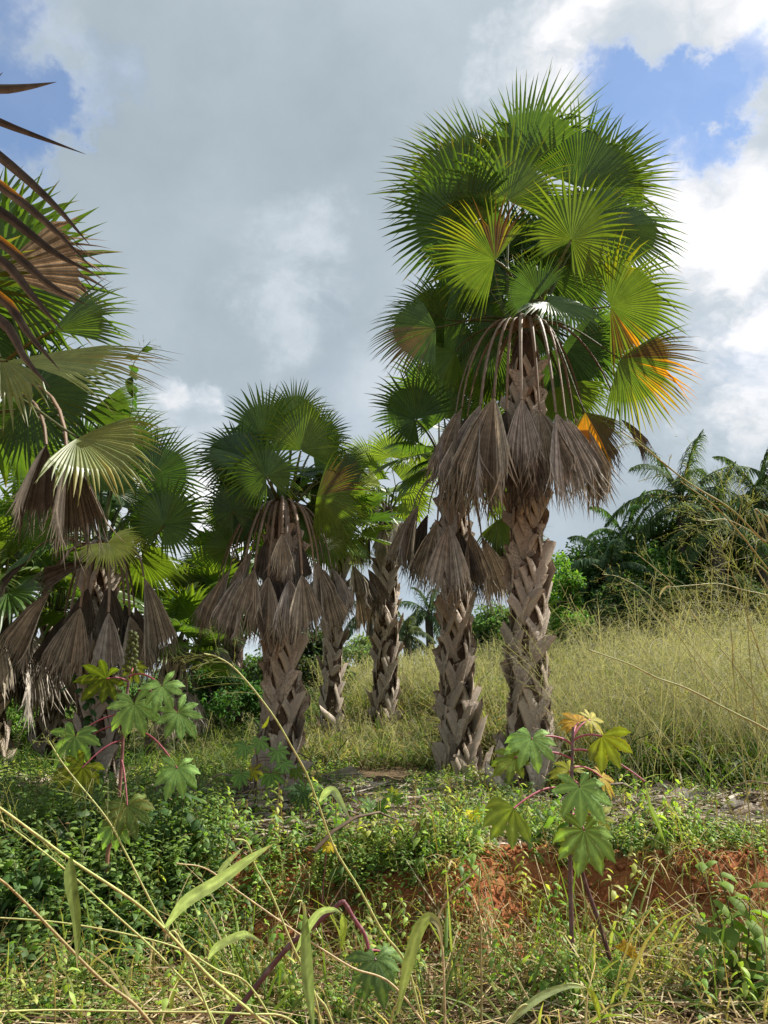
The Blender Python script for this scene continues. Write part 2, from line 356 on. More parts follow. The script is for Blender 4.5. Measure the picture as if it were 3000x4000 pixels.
# ------------------------------------------------------------------ fan palms
def fan_grid(H, A, N, R, nseg, span, split, grav, gpow, fold, lobe, pleat, rng, S=None, spread=0.05, tipdroop=0.1, width=1.0, shag=.10):
    H = np.asarray(H, float); A = nrm(np.asarray(A, float)); N = np.asarray(N, float); N = nrm(N - A * np.dot(A, N)); B = np.cross(N, A)
    if S is None: S = np.array([0.015, .16, .34, split, split + (1 - split) * .3, split + (1 - split) * .68, 1.0])
    te = np.linspace(-span, span, nseg + 1)
    te[1:-1] += rng.normal(size=nseg - 1) * .16 * (te[1] - te[0]); tm = (te[1:] + te[:-1]) / 2
    def path(th, Lr, g):
        d0 = np.cos(th)[:, None] * A + np.sin(th)[:, None] * math.cos(fold) * B + (np.abs(np.sin(th)) * math.sin(fold))[:, None] * N; d0 = nrm(d0)
        L = R * (1 - lobe * (np.abs(th) / np.pi) ** 1.3) * Lr
        P = np.zeros((len(th), len(S), 3)); P[:, 0] = H + d0 * (S[0] * L)[:, None]; Dd = np.zeros_like(P); Dd[:, 0] = d0
        for k in range(1, len(S)):
            sm = (S[k] + S[k - 1]) / 2
            d = nrm(d0 + DOWN * (g * sm ** gpow)[:, None]); Dd[:, k] = d
            P[:, k] = P[:, k - 1] + d * (L * (S[k] - S[k - 1]))[:, None]
        return P, Dd
    Pe, De = path(te, np.ones(nseg + 1), np.full(nseg + 1, grav))
    Pm, Dm = path(tm, np.ones(nseg), np.full(nseg, grav))
    ks = 3
    T = Pe[1:, 1:2] - Pe[:-1, 1:2]; T = nrm(np.broadcast_to(T, Pm.shape)); NL = nrm(np.cross(T, Dm))
    hw = np.linalg.norm(Pe[1:] - Pe[:-1], axis=-1, keepdims=True) / 2
    mid = Pm + NL * (-pleat * hw)
    L_, R_ = Pe[:-1].copy(), Pe[1:].copy()
    # free segment ends
    g2 = grav * (1 + 0.3 * rng.random(nseg)) + tipdroop * rng.random(nseg)
    wv = np.interp(np.arange(nseg), np.linspace(0, nseg, 7), rng.random(7)); g2 = g2 + tipdroop * 1.6 * wv ** 2
    torn = rng.random(nseg) < .05; g2 = g2 + torn * 1.4
    Lr = 1.0 - shag * rng.random(nseg) - (rng.random(nseg) < .06) * rng.uniform(.1, .35, nseg)
    Pf, Df = path(tm, Lr, g2)
    Pf = Pf - Pf[:, ks:ks + 1] + Pm[:, ks:ks + 1]
    jit = rng.normal(size=(nseg, 1, 3)) * spread * R
    for k in range(ks + 1, len(S)):
        u = (S[k] - split) / (1 - split)
        tap = max(0.0, 1 - u ** 1.15) * width
        c_ = Pf[:, k] + jit[:, 0] * u ** 1.6
        vl = L_[:, ks] - Pm[:, ks]; vr = R_[:, ks] - Pm[:, ks]
        L_[:, k] = c_ + vl * tap; R_[:, k] = c_ + vr * tap
        mid[:, k] = c_ + NL[:, k] * (-pleat * 1.6 * hw[:, ks] * tap)
    return np.stack([L_, mid, R_], 2), tm / span, S
PAL = {
 'g': ((0.045, 0.095, 0.022), (0.080, 0.145, 0.032)), 'y': ((0.064, 0.115, 0.018), (0.100, 0.155, 0.026)),
 'p': ((0.16, 0.20, 0.075), (0.24, 0.27, 0.11)), 'k': ((0.032, 0.070, 0.024), (0.050, 0.100, 0.030)),
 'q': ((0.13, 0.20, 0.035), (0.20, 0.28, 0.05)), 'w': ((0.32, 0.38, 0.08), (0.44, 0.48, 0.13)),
 'd': ((0.21, 0.175, 0.13), (0.43, 0.375, 0.29)), 's': ((0.27, 0.24, 0.205), (0.52, 0.475, 0.42)), 'b': ((0.065, 0.053, 0.042), (0.14, 0.118, 0.095)),
}
def frond(root, hub, A, N, R, kind, head, span=150, nseg=44, grav=None, rng=RNG, split=None, teeth=False, K=10, pr=0.016, patch=None, up=None, fold=None, lobe=.40, label=None, S=None):
    dead = kind in 'dsb'
    if grav is None: grav = 1.3 if dead else 0.28
    R = R * (1.14 if dead else 1.13)
    if split is None: split = rng.uniform(.60, .74) if dead else rng.uniform(.50, .58)
    c0, c1 = (np.array(c) for c in PAL[kind])
    rr = rng.random((nseg, 1))
    G, u, S_ = fan_grid(hub, A, N, R, nseg, rad(span), split, grav, 0.8 if dead else 1.5, (0.75 if dead else rng.uniform(.05, .3)) if fold is None else fold,
                        lobe, 1.25 if dead else 0.6, rng, spread=0.055 if dead else 0.028, tipdroop=.9 if dead else .22, S=S, shag=.24 if dead else .10)
    base = c0 + (c1 - c0) * rr
    if dead:
        base = base * (0.45 + 0.85 * rng.random((nseg, 1)))
    C = np.repeat(np.repeat(base[:, None, None, :], len(S_), 1), 3, 2)
    s = S_[None, :, None, None]
    if not dead:
        C = C * (1 + 0.25 * np.array([0, 1, 0])[None, None, :, None])
        tipy = (rng.random((nseg, 1, 1, 1)) < 0.5) * np.clip((s - .86) / .1, 0, 1); C = C * (1 - tipy) + A3(0.22, 0.14, 0.03) * tipy
        yedge = np.clip((s - .62) / .4, 0, 1) * (.35 if kind == 'y' else .12) * (.5 + rng.random((nseg, 1, 1, 1))); C = C * (1 - yedge) + A3(0.16, 0.19, 0.02) * yedge
    else:
        tp = np.clip((s - .55) / .45, 0, 1) * .5 * rng.random((nseg, 1, 1, 1)); C = C * (1 - tp) + A3(0.30, 0.25, 0.18) * tp
        C = C * (1 + 0.25 * np.array([0, 1, 0])[None, None, :, None])
    deadseg = np.zeros(nseg, bool)
    if patch:
        for (a, b_, colr, amt, s0) in patch:          # from, to (in -1..1 across the fan), colour, strength, where it starts along the blade
            un = u + rng.normal(size=nseg) * .06; w = ((un > a) & (un < b_)).astype(float) * amt * np.where(rng.random(nseg) < .2, .25, 0.7 + 0.3 * rng.random(nseg))
            f = w[:, None, None, None] * np.clip((s - s0 - rng.normal(size=(nseg, 1, 1, 1)) * .14) / .10 + rng.normal(size=(nseg, 1, 3, 1)) * .25, 0, 1)
            C = C * (1 - f) + np.array(colr) * f
    bf = Buf(); bf.grid(G, C)
    fo = bf.build('frond', M_DEAD if dead else M_PALM, root, smooth=False)
    if label: fo['label'] = label
    # petiole
    hub = np.asarray(hub, float); head = np.asarray(head, float)
    out_ = hub - head; out_[2] = 0; out_ = nrm(out_) if np.linalg.norm(out_) > 1e-3 else A3(0, -1, 0)
    L = np.linalg.norm(hub - head); A = nrm(np.asarray(A, float))
    P0 = head + out_ * 0.09
    if dead:
        P1 = P0 + (out_ * .55 + A3(0, 0, .62)) * L * .42; P2 = hub + A3(0, 0, 1) * L * .45 + (P0 - hub) * A3(.1, .1, 0)
    else:
        P1 = P0 + (out_ * .55 + A3(0, 0, .75)) * L * .35; P2 = hub - A * L * .30
    pp = bez(P0, P1, P2, hub, K)
    rr_ = np.linspace(pr * 1.7, pr * .8, K)
    pc = (A3(0.20, 0.135, 0.085) if kind != 's' else A3(.25, .19, .14)) if dead else A3(0.085, 0.095, 0.028)
    b2 = Buf(); tube(b2, pp, rr_, pc * rng.uniform(.7, 1.15), sides=5, flat=.5)
    # the rib runs on into the blade
    if teeth:
        t = np.linspace(.05, .85, 22); i = (t * (K - 1)).astype(int); f = (t * (K - 1) - i)[:, None]; q = pp[i] * (1 - f) + pp[np.minimum(i + 1, K - 1)] * f
        T = nrm(np.gradient(pp, axis=0))[i]; sd, _b = frame_t(T); hw = np.interp(t, [0, 1], [pr * 1.6, pr * .8])[:, None]
        for sg in (-1, 1):
            a0 = q + sd * sg * hw * .8; tp_ = a0 + sd * sg * .016 - T * .006; 
            Pq = np.stack([a0 - T * .008, a0 + T * .008, tp_, tp_ - T * .002], 1).reshape(-1, 3)
            b2.quads(Pq, np.arange(len(Pq)).reshape(-1, 4), pc * .6)
    b2.build('petiole', M_PET, fo)
    return fo

def boot_mesh(i, rng):
    Ks, C = 5, 8; L = rng.uniform(.85, 1.15); w0, w1 = rng.uniform(1.0, 1.3), rng.uniform(.5, .85)
    s = np.linspace(0, 1, Ks); ang = np.linspace(0, 2 * np.pi, C, endpoint=False)
    P = np.zeros((Ks, C, 3)); skew = rng.uniform(-.25, .25); slant = rng.choice([-.35, .35, .2, -.2, 0]); bow = rng.uniform(-.55, -.10)
    for k in range(Ks):
        hw = (w0 + (w1 - w0) * s[k] ** .8) * .5; th = (.10 - .06 * s[k])
        x = np.sign(np.cos(ang)) * np.abs(np.cos(ang)) ** .6 * hw; y = np.sin(ang) * th - (x / hw) ** 2 * .20 * (1 - .5 * s[k]) + s[k] ** 1.6 * bow
        P[k, :, 0] = x + skew * s[k] ** 2 * .4; P[k, :, 1] = y; P[k, :, 2] = s[k] * L + ((rng.normal(size=C) * .035 + x * slant) if k == Ks - 1 else 0)
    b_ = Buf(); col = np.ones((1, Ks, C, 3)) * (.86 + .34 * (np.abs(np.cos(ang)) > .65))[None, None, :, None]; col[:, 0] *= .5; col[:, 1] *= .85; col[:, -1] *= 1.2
    b_.grid(P, col, wrap=True)
    c = P[-1].mean(0) - A3(0, 0, .03)
    b_.quads(np.vstack([P[-1], c[None]]), [[0, 1, 2, 8], [2, 3, 4, 8], [4, 5, 6, 8], [6, 7, 0, 8]], A3(.8, .72, .6))
    o = b_.build('leaf_base', M_BOOT, smooth=True); me = o.data; bpy.data.objects.remove(o); return me
_r = np.random.default_rng(5); BOOTS = [boot_mesh(i, _r) for i in range(9)]

def palm_trunk(root, base, head, r0, r1, nboot, bl, bw, rng, z_from=0.0, flare=1.35, longb=3, smoothtop=0.90):
    base = np.asarray(base, float); head = np.asarray(head, float); K = 40; t = np.linspace(0, 1, K)
    lean = head - base; mid1 = base + lean * .5 + A3(rng.normal() * .04, rng.normal() * .04, 0)
    pts = smooth_path([base - A3(0, 0, .15), mid1, head], K)
    R = r0 + (r1 - r0) * t; R = R * (1 + (flare - 1) * np.exp(-t / .08)) ; a = np.linspace(0, 2 * np.pi, 18, endpoint=False)
    T = nrm(np.gradient(pts, axis=0)); n = nrm(np.cross(T, A3(0, 1, 0))); bb = np.cross(T, n)
    rg = R[:, None] * (.97 + .07 * rng.normal(size=(K, 18)))
    rg[-1] *= .35; rg[-2] *= .8
    G = pts[:, None] + rg[..., None] * (np.cos(a)[None, :, None] * n[:, None] + np.sin(a)[None, :, None] * bb[:, None])
    b_ = Buf(); cc_ = A3(.085, .058, .040) * (0.6 + .6 * rng.random((1, K, 18, 1))); b_.grid(G, cc_ * np.ones(3), wrap=True)
    # loose fibres hanging out between the leaf bases
    nf = int(nboot * 9); tt = rng.random(nf) ** 1.1; i = (tt * (K - 1)).astype(int); az = rng.random(nf) * 2 * np.pi
    outd = np.cos(az)[:, None] * A3(1, 0, 0) + np.sin(az)[:, None] * A3(0, 1, 0)
    ribbons(b_, pts[i] + outd * (R[i] * .95)[:, None], outd * rng.uniform(.2, 1, (nf, 1)) + rng.normal(size=(nf, 3)) * .6, rng.uniform(.05, .16, nf) * bl / .3, rng.uniform(.003, .007, nf),
            A3(.19, .13, .08) * rng.uniform(.5, 1.3, (nf, 1)), K=3, bend=.6, rng=rng, prof=[1, .8, .1])
    b_.build('trunk', M_BARK, root)
    off = np.array(root.location)
    for j in range(nboot):
        f = (j + .5) / nboot; f = f ** .97
        if f > smoothtop: continue
        i = min(int(f * (K - 1)), K - 2); p = pts[i] + (pts[i + 1] - pts[i]) * (f * (K - 1) - i)
        az = j * 2.399963 + rng.normal() * .12; Rr = np.interp(f, t, R)
        o_ = Vector((math.cos(az), math.sin(az), 0)); tilt = rad((30 if j % 2 else -30) + rng.normal() * 8); lean_ = rad(rng.uniform(1, 6) + 6 * (f < .10) + (9 if rng.random() < .06 else 0))
        up = Vector(T[i]); side = up.cross(o_).normalized(); o2 = side.cross(up).normalized()
        zax = (up * math.cos(tilt) + side * math.sin(tilt)); zax = (zax * math.cos(lean_) + o2 * math.sin(lean_)).normalized()
        yax = (o2 - zax * o2.dot(zax)).normalized(); xax = yax.cross(zax)
        sl = bl * rng.uniform(.8, 1.2) * (1 + .35 * math.exp(-f / .12)); sw = bw * 1.12 * rng.uniform(.85, 1.2) * (1 + .15 * math.exp(-f / .12))
        if longb and f < .5 and rng.random() < .05: sl *= 1.5; lean_ += .2
        M_ = Matrix((( xax.x * sw, yax.x * sw, zax.x * sl, 0), (xax.y * sw, yax.y * sw, zax.y * sl, 0), (xax.z * sw, yax.z * sw, zax.z * sl, 0), (0, 0, 0, 1)))
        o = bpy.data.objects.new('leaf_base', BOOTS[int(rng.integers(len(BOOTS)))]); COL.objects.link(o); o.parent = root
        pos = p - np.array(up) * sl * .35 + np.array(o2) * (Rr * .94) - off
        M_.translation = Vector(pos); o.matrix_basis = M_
    return pts
def auto_live(root, head, n, R, pl, rng, e0=80, e1=-15, az0=0, az1=360, kinds='ggyk', nseg=34, pr=.014, K=7):
    for i in range(n):
        f = (i + .5) / n; e = rad(e0 + (e1 - e0) * f + rng.normal() * 5)
        az = rad(az0 + ((i * 137.508 + rng.normal() * 12) % 360) / 360 * (az1 - az0))
        d = A3(math.cos(az) * math.cos(e), math.sin(az) * math.cos(e), math.sin(e)); hub = head + d * pl * rng.uniform(.85, 1.15) + A3(0, 0, .1)
        e2 = e - rad(rng.uniform(5, 25)); A = A3(math.cos(az) * math.cos(e2), math.sin(az) * math.cos(e2), math.sin(e2))
        tn = A3(-math.sin(az), math.cos(az), 0); N = np.cross(A, tn); N = N if N[2] > 0 else -N
        N = nrm(N + tn * rng.normal() * .45)
        frond(root, hub, A, N, R * rng.uniform(.85, 1.12), kinds[int(rng.integers(len(kinds)))], head, span=rng.uniform(115, 155), nseg=nseg, rng=rng, grav=rng.uniform(.15, .55), K=K, pr=pr)
def auto_dead(root, head, n, R, drop, rng, kinds='dsb', az0=0, az1=360, outr=.45, nseg=30, pr=.012, zs=(0, .35)):
    for i in range(n):
        az = rad(az0 + (az1 - az0) * ((i + rng.random() * .7) / n)); o_ = A3(math.cos(az), math.sin(az), 0)
        hub = head + o_ * outr * rng.uniform(.75, 1.2) - A3(0, 0, drop + rng.uniform(*zs))
        A = nrm(A3(0, 0, -1) + o_ * rng.uniform(.05, .35) + rng.normal(size=3) * .08); 
        frond(root, hub, A, o_, R * rng.uniform(.8, 1.15), kinds[int(rng.integers(len(kinds)))], head, span=rng.uniform(42, 60), nseg=nseg, rng=rng, K=7, pr=pr, lobe=.45)
def spec_fronds(root, head, hy, specs, rng, K=12, pr=.016, teeth=False, nseg=46):
    """specs: (hub px, hub py, hub distance offset, axis angle on view deg (0 up, 90 right), depth of axis (+ away), radius px, kind, options)"""
    for sp in specs:
        px, py, dy, al, dep, r, kind = sp[:7]; op = dict(sp[7]) if len(sp) > 7 else {}
        hub = W(px, py, hy + dy); R = r * SC(px, py, hy + dy); a = rad(al)
        A = nrm(A3(math.sin(a), dep, math.cos(a)))
        dead = kind in 'dsb'
        N = op.pop('N', None)
        if N is None: N = A3(0, 1, .35) if not dead else nrm(hub - head) * A3(1, 1, 0)
        N = np.asarray(N, float)
        if not dead and 'N' not in dict(sp[7] if len(sp) > 7 else {}):
            N = nrm(N) + np.cross(A, nrm(N)) * rng.normal() * .42
            sp_ = op.get('span', 132); op['span'] = sp_ if (sp_ >= 160 or sp_ < 100) else sp_ * rng.uniform(.72, .90)
        if dead: op['span'] = op.get('span', 88) * .52; op.setdefault('lobe', .5)
        frond(root, hub, A, N, R, kind, head, rng=rng, K=K, pr=pr, teeth=teeth, nseg=op.pop('nseg', nseg), **op)

def fan_palm(bpx, bpy_, Y, hpx, hpy, label, group='fan palms', Yh=None):
    b0 = W(bpx, bpy_, Y); b0[2] = float(ground_h(b0[0], b0[1])) - .05
    head = W(hpx, hpy, Yh or Y); root = thing('fan_palm', b0, label, 'palm tree', group)
    return root, b0, head

BR, OR, YE = (0.075, 0.035, 0.022), (0.62, 0.25, 0.012), (0.36, 0.33, 0.02)
UPN = (0, -1, .8)
# --- the tallest palm, right of the middle
r1 = np.random.default_rng(11)
pa, base, head = fan_palm(1145, 1695, 8.5, 1134, 715, 'tallest fan palm, right of centre, with orange leaves and a thick criss-cross trunk')
palm_trunk(pa, base, head, .215, .14, 298, .31, .158, r1, flare=1.25)
SPA = [
 (1125, 375, .9, -2, .0, 232, 'g', {'span': 66, 'grav': .12}), (1180, 375, 1.0, 6, .1, 205, 'y', {'span': 70, 'grav': .15}), (1015, 425, .8, -30, .0, 205, 'y', {'span': 85}), (1060, 400, 1.1, -16, .0, 205, 'g', {'span': 72, 'grav': .15}), (1250, 405, .8, 12, .0, 215, 'g', {'span': 68, 'grav': .15}), (1288, 410, 1.0, 32, .0, 200, 'y', {'span': 75, 'grav': .2}),
 (1098, 434, -.1, -3, .0, 182, 'y', {'N': (.1, 1, .35), 'span': 118}), (1007, 492, .3, -62, .1, 186, 'k', {'span': 140}), (1312, 492, .5, 78, .1, 178, 'g', {'span': 135}),
 (1234, 518, -.7, 28, -.1, 156, 'y', {'N': (-.1, 1, .35), 'span': 150, 'fold': .12}), (1140, 560, 1.2, 170, .3, 130, 'k', {'grav': .7}), (1125, 560, .7, 10, .1, 150, 'k', {'span': 98}), (1095, 770, .9, 190, .1, 120, 'g', {'grav': .7}), (1190, 780, .9, 165, .1, 130, 'g', {'grav': .7}), (1050, 800, .9, 215, .1, 110, 'y', {'grav': .6}), (1150, 690, .9, 175, .1, 120, 'k', {'grav': .7}), (1180, 590, .6, 40, .1, 140, 'g', {'span': 98}), (1060, 560, .7, -35, .1, 150, 'k', {'span': 98}), (1230, 600, 1.2, 150, .2, 140, 'k', {}),
 (1070, 563, -.75, -66, -.1, 150, 'y', {'N': (.1, 1, .35), 'span': 104, 'patch': [(.42, .85, BR, 1, 0.0), (.85, 1.01, YE, .8, .2), (-.1, .42, YE, .35, .45)], 'label': 'fan with a brown withered middle'}),
 (1060, 640, .4, 175, .2, 110, 'g', {'grav': .9, 'span': 110}),
 (1185, 652, -.9, 118, -.35, 135, 'g', {'span': 120, 'N': (.3, -1, .9), 'grav': .6}), (1165, 640, -.6, -40, -.3, 100, 'k', {'span': 110}),
 (1318, 662, -.35, 82, -.1, 165, 'y', {'N': (0, 1, .3), 'span': 98, 'grav': .35, 'patch': [(-1.01, -.55, YE, .5, .5), (.60, 1.01, BR, 1, 0.0), (.40, .6, OR, .8, .35)], 'label': 'yellowing fan with a brown lower corner'}),
 (1339, 775, -.3, 128, -.1, 172, 'y', {'N': (0, 1, .3), 'span': 72, 'grav': .35, 'patch': [(-1.01, -.45, BR, 1, .05), (-.45, .1, OR, .8, .45), (.1, .6, YE, .7, .5)], 'label': 'yellow and orange fan with a brown upper edge'}),
 (1264, 890, -.25, 155, .0, 128, 'y', {'span': 62, 'grav': .5, 'patch': [(-.05, .85, OR, 1, .0), (-1.01, -.05, BR, .9, .0), (.85, 1.01, BR, .9, .0)], 'label': 'small orange fan hanging with dark edges'}),
 (1340, 905, .0, 140, .0, 105, 'b', {'span': 60}),
 (942, 708, -.3, -98, .0, 148, 'g', {'span': 80, 'grav': .5, 'patch': [(-.6, .25, (.16, .11, .08), .95, .0)], 'label': 'half withered fan pointing left'}), (960, 690, .3, -75, .1, 125, 'k', {'span': 110, 'grav': .5}),
 (985, 760, .2, -150, .1, 110, 'g', {'span': 100, 'grav': .7}), (1215, 745, .5, 140, .1, 150, 'k', {'span': 120, 'grav': .6}), (1215, 830, .3, 165, .1, 125, 'y', {'span': 110, 'grav': .7}),
 (1260, 740, .8, 100, .2, 150, 'g', {'span': 120, 'grav': .5}), 
 (1068, 858, -.62, 182, -.05, 236, 'd', {'span': 92}), (1127, 862, -.75, 178, -.05, 165, 's', {'span': 72}), (1201, 892, -.65, 176, -.05, 212, 's', {'span': 84}),
 (998, 880, -.35, 186, .05, 178, 'd', {}), (1035, 895, -.2, 184, .05, 215, 'd', {}), (1240, 900, -.1, 170, .05, 200, 'd', {}), (1262, 900, .2, 168, .05, 150, 'b', {}), (1010, 900, .3, 190, 0, 190, 'b', {}),
 (1100, 900, .7, 180, 0, 190, 'b', {}), (1040, 872, -.45, 186, -.05, 225, 's', {}), (1130, 930, -.5, 180, 0, 190, 'b', {}), (1165, 885, -.55, 176, 0, 190, 'd', {}), (1095, 885, -.5, 180, 0, 190, 'b', {}), (985, 890, -.1, 188, 0, 165, 's', {}), (1222, 900, -.35, 174, 0, 190, 's', {}), (1240, 905, .1, 172, 0, 170, 'b', {}), (1180, 900, .7, 180, 0, 190, 'b', {}), (1060, 905, .6, 185, 0, 210, 'd', {}),
]
SPA += [(1010, 610, .25, -140, .1, 115, 'k', {'grav': .9}), (1000, 690, .6, -110, .1, 125, 'g', {'grav': .6}), (1055, 730, .5, -150, .1, 125, 'g', {'grav': .7}), (1110, 620, .3, -20, .1, 120, 'k', {}), (1080, 700, .8, 180, .1, 120, 'k', {'grav': .7}), (1190, 540, .5, 5, .1, 150, 'k', {}), (1270, 470, .6, 45, .1, 150, 'g', {})]
spec_fronds(pa, head, 8.5, SPA, r1, teeth=True, pr=.018)
auto_live(pa, head + A3(0, .1, .8), 4, .8, .6, r1, 65, 15, 30, 150, nseg=38)
# spear of unopened leaves
def spear(root, head, L, rng, n=3):
    b_ = Buf()
    for i in range(n):
        d = nrm(A3(rng.normal() * .12, rng.normal() * .12, 1)); tube(b_, [head, head + d * L * .5, head + d * L], [.03, .022, .002], A3(.07, .14, .03), 6)
    b_.build('spear_leaf', M_PALM, root)
spear(pa, head, 1.1, r1)
# --- second palm, just left of it
pb, base, head = fan_palm(990, 1690, 9.6, 980, 1040, 'fan palm with a slimmer trunk, left neighbour of the tallest palm')
r2 = np.random.default_rng(12); palm_trunk(pb, base, head, .19, .135, 260, .31, .145, r2, flare=1.2)
SPB = [(898, 907, -.5, -48, .0, 116, 'k', {'span': 150}), (935, 850, .2, -25, .2, 125, 'g', {}), (985, 840, .6, 10, .3, 120, 'g', {}), (1040, 930, .2, 60, .2, 110, 'g', {}),
 (960, 905, -.2, -5, .1, 100, 'g', {}), (1075, 1050, .3, 95, .1, 110, 'y', {'grav': .5}), (1080, 1120, -.2, 130, 0, 110, 'y', {'grav': .5, 'patch': [(-.5, .2, OR, .5, .4)]}),
 (1100, 1180, .3, 150, .1, 110, 'y', {'grav': .6}), (1010, 960, -.4, 60, -.1, 90, 'y', {}),
 (970, 1133, -.7, 182, 0, 165, 's', {}), (905, 1090, -.3, 188, 0, 145, 'd', {}), (1015, 1150, -.6, 176, 0, 150, 'd', {'span': 75}), (925, 1110, .1, 184, 0, 160, 'b', {}), (1058, 1150, -.1, 170, 0, 145, 'b', {}),
 (945, 1130, -.4, 185, 0, 150, 'd', {}), (990, 1145, -.55, 180, 0, 150, 'b', {}), (1040, 1160, -.4, 174, 0, 150, 'd', {}), (890, 1110, -.2, 190, 0, 130, 's', {}), (1000, 1140, .4, 180, 0, 160, 'b', {})]
spec_fronds(pb, head, 9.6, SPB, r2, pr=.015); auto_live(pb, head + A3(0, 0, .2), 8, .62, .6, r2, 50, -10, 10, 170); spear(pb, head, .8, r2)
# --- palm left of centre
pc_, base, head = fan_palm(590, 1745, 7.9, 608, 1105, 'broad fan palm left of centre with wide dead skirt, young castor plant at its foot')
r3 = np.random.default_rng(13); palm_trunk(pc_, base, head, .185, .11, 210, .29, .13, r3, flare=1.2)
SPC = [(570, 951, .3, -28, .05, 124, 'g', {'span': 140}), (636, 912, .6, 6, .15, 108, 'y', {'span': 110}), (650, 974, -.3, 12, .0, 124, 'y', {'span': 120}), (522, 990, .1, -62, .05, 112, 'k', {'span': 130}),
 (685, 960, .5, 40, .1, 86, 'g', {}), (575, 1029, -.65, -25, -.05, 102, 'g', {'span': 160}), (502, 1104, -.4, -20, -.1, 78, 'k', {'span': 165}), (717, 1027, -.1, 66, 0, 100, 'k', {'span': 40}),
 (722, 1030, .1, 150, 0, 60, 'g', {'grav': .9}), (684, 1072, -.5, 104, -.1, 118, 'y', {'span': 90, 'patch': [(-1.01, -.35, (.10, .06, .045), .95, .05)], 'label': 'fan with a brown upper edge'}),
 (497, 1184, .1, -88, 0, 78, 'g', {'span': 90}), (680, 1010, .5, 90, .1, 105, 'g', {}), (560, 1080, .5, -100, .1, 110, 'g', {}), (700, 1130, .5, 120, .1, 110, 'y', {'grav': .6}), (530, 1110, .3, -130, .1, 90, 'k', {'grav': .6}),
 (640, 1110, .6, 160, .1, 110, 'g', {'grav': .7}), (690, 1150, .2, 150, 0, 100, 'y', {'grav': .7}),
 (610, 1152, -.75, 180, -.05, 95, 'd', {'span': 80}), (550, 1229, -.65, 184, -.05, 132, 'd', {}), (652, 1241, -.7, 178, -.05, 140, 'd', {}), (677, 1211, -.45, 168, 0, 120, 'd', {}), (497, 1231, -.3, 190, 0, 122, 'd', {}),
 (600, 1255, -.5, 180, 0, 138, 'b', {}), (525, 1240, -.5, 188, 0, 140, 's', {}), (580, 1245, -.6, 182, 0, 145, 'd', {}), (575, 1165, -.4, 184, 0, 110, 'b', {'span': 60}), (645, 1165, -.4, 176, 0, 110, 'b', {'span': 60}), (605, 1200, -.45, 180, 0, 120, 'b', {}), (545, 1190, -.2, 188, 0, 110, 'd', {}), (625, 1250, -.6, 178, 0, 140, 's', {}), (690, 1235, -.4, 170, 0, 140, 'd', {}), (470, 1265, 0, 198, 0, 110, 'd', {}), (715, 1225, -.1, 160, 0, 110, 's', {}), (520, 1260, .0, 186, 0, 130, 'b', {}), (700, 1230, .0, 168, 0, 120, 'd', {}), (640, 1250, .4, 178, 0, 140, 'b', {}), (575, 1250, .5, 182, 0, 140, 'b', {}), (480, 1250, -.1, 194, 0, 105, 's', {}), (620, 1200, -.6, 182, 0, 60, 's', {'span': 60})]
spec_fronds(pc_, head, 7.9, SPC, r3, pr=.014, teeth=True); auto_live(pc_, head + A3(0, 0, .1), 8, .55, .5, r3, 50, -10, 10, 170); spear(pc_, head, .7, r3)
# --- small palm far right of it
pd, base, head = fan_palm(828, 1532, 14.2, 836, 1100, 'distant fan palm with a bare pale trunk, in the gap right of centre')
r4 = np.random.default_rng(14); palm_trunk(pd, base, head, .20, .14, 190, .34, .14, r4, flare=1.15)
spec_fronds(pd, head, 14.2, [(844, 988, 0, 0, .1, 78, 'q', {}), (800, 1000, .2, -35, .1, 80, 'q', {}), (905, 1011, 0, 55, 0, 75, 'q', {}), (824, 1048, -.5, -75, -.1, 62, 'w', {'span': 50, 'N': UPN}), (870, 1040, -.4, 80, 0, 70, 'q', {}),
 (780, 1075, -.2, -110, 0, 62, 'q', {'grav': .6}), (880, 1075, .2, 120, 0, 65, 'q', {'grav': .6}), (815, 1080, -.4, 195, 0, 50, 'd', {'span': 110}), (760, 1180, .3, 150, 0, 60, 'w', {'span': 50}),
 (828, 1138, -.5, 182, 0, 72, 's', {}), (850, 1142, -.4, 176, 0, 68, 's', {}), (790, 1145, -.2, 185, 0, 78, 'b', {}), (862, 1150, 0, 176, 0, 60, 'b', {}), (800, 1160, .3, 180, 0, 60, 'b', {})], r4, pr=.014, nseg=36)
auto_live(pd, head, 8, .60, .5, r4, 70, -10, 10, 170, nseg=28, kinds='yq')
# --- palm behind, trunk between
pe, base, head = fan_palm(718, 1568, 13.0, 738, 1170, 'grey trunked fan palm half hidden behind the broad palm skirt')
r5 = np.random.default_rng(15); palm_trunk(pe, base, head, .165, .12, 120, .28, .12, r5, flare=1.2)
auto_live(pe, head, 16, .55, .6, r5, 80, -20, 0, 360, kinds='gyyk', nseg=30); auto_dead(pe, head, 9, .72, .35, r5)
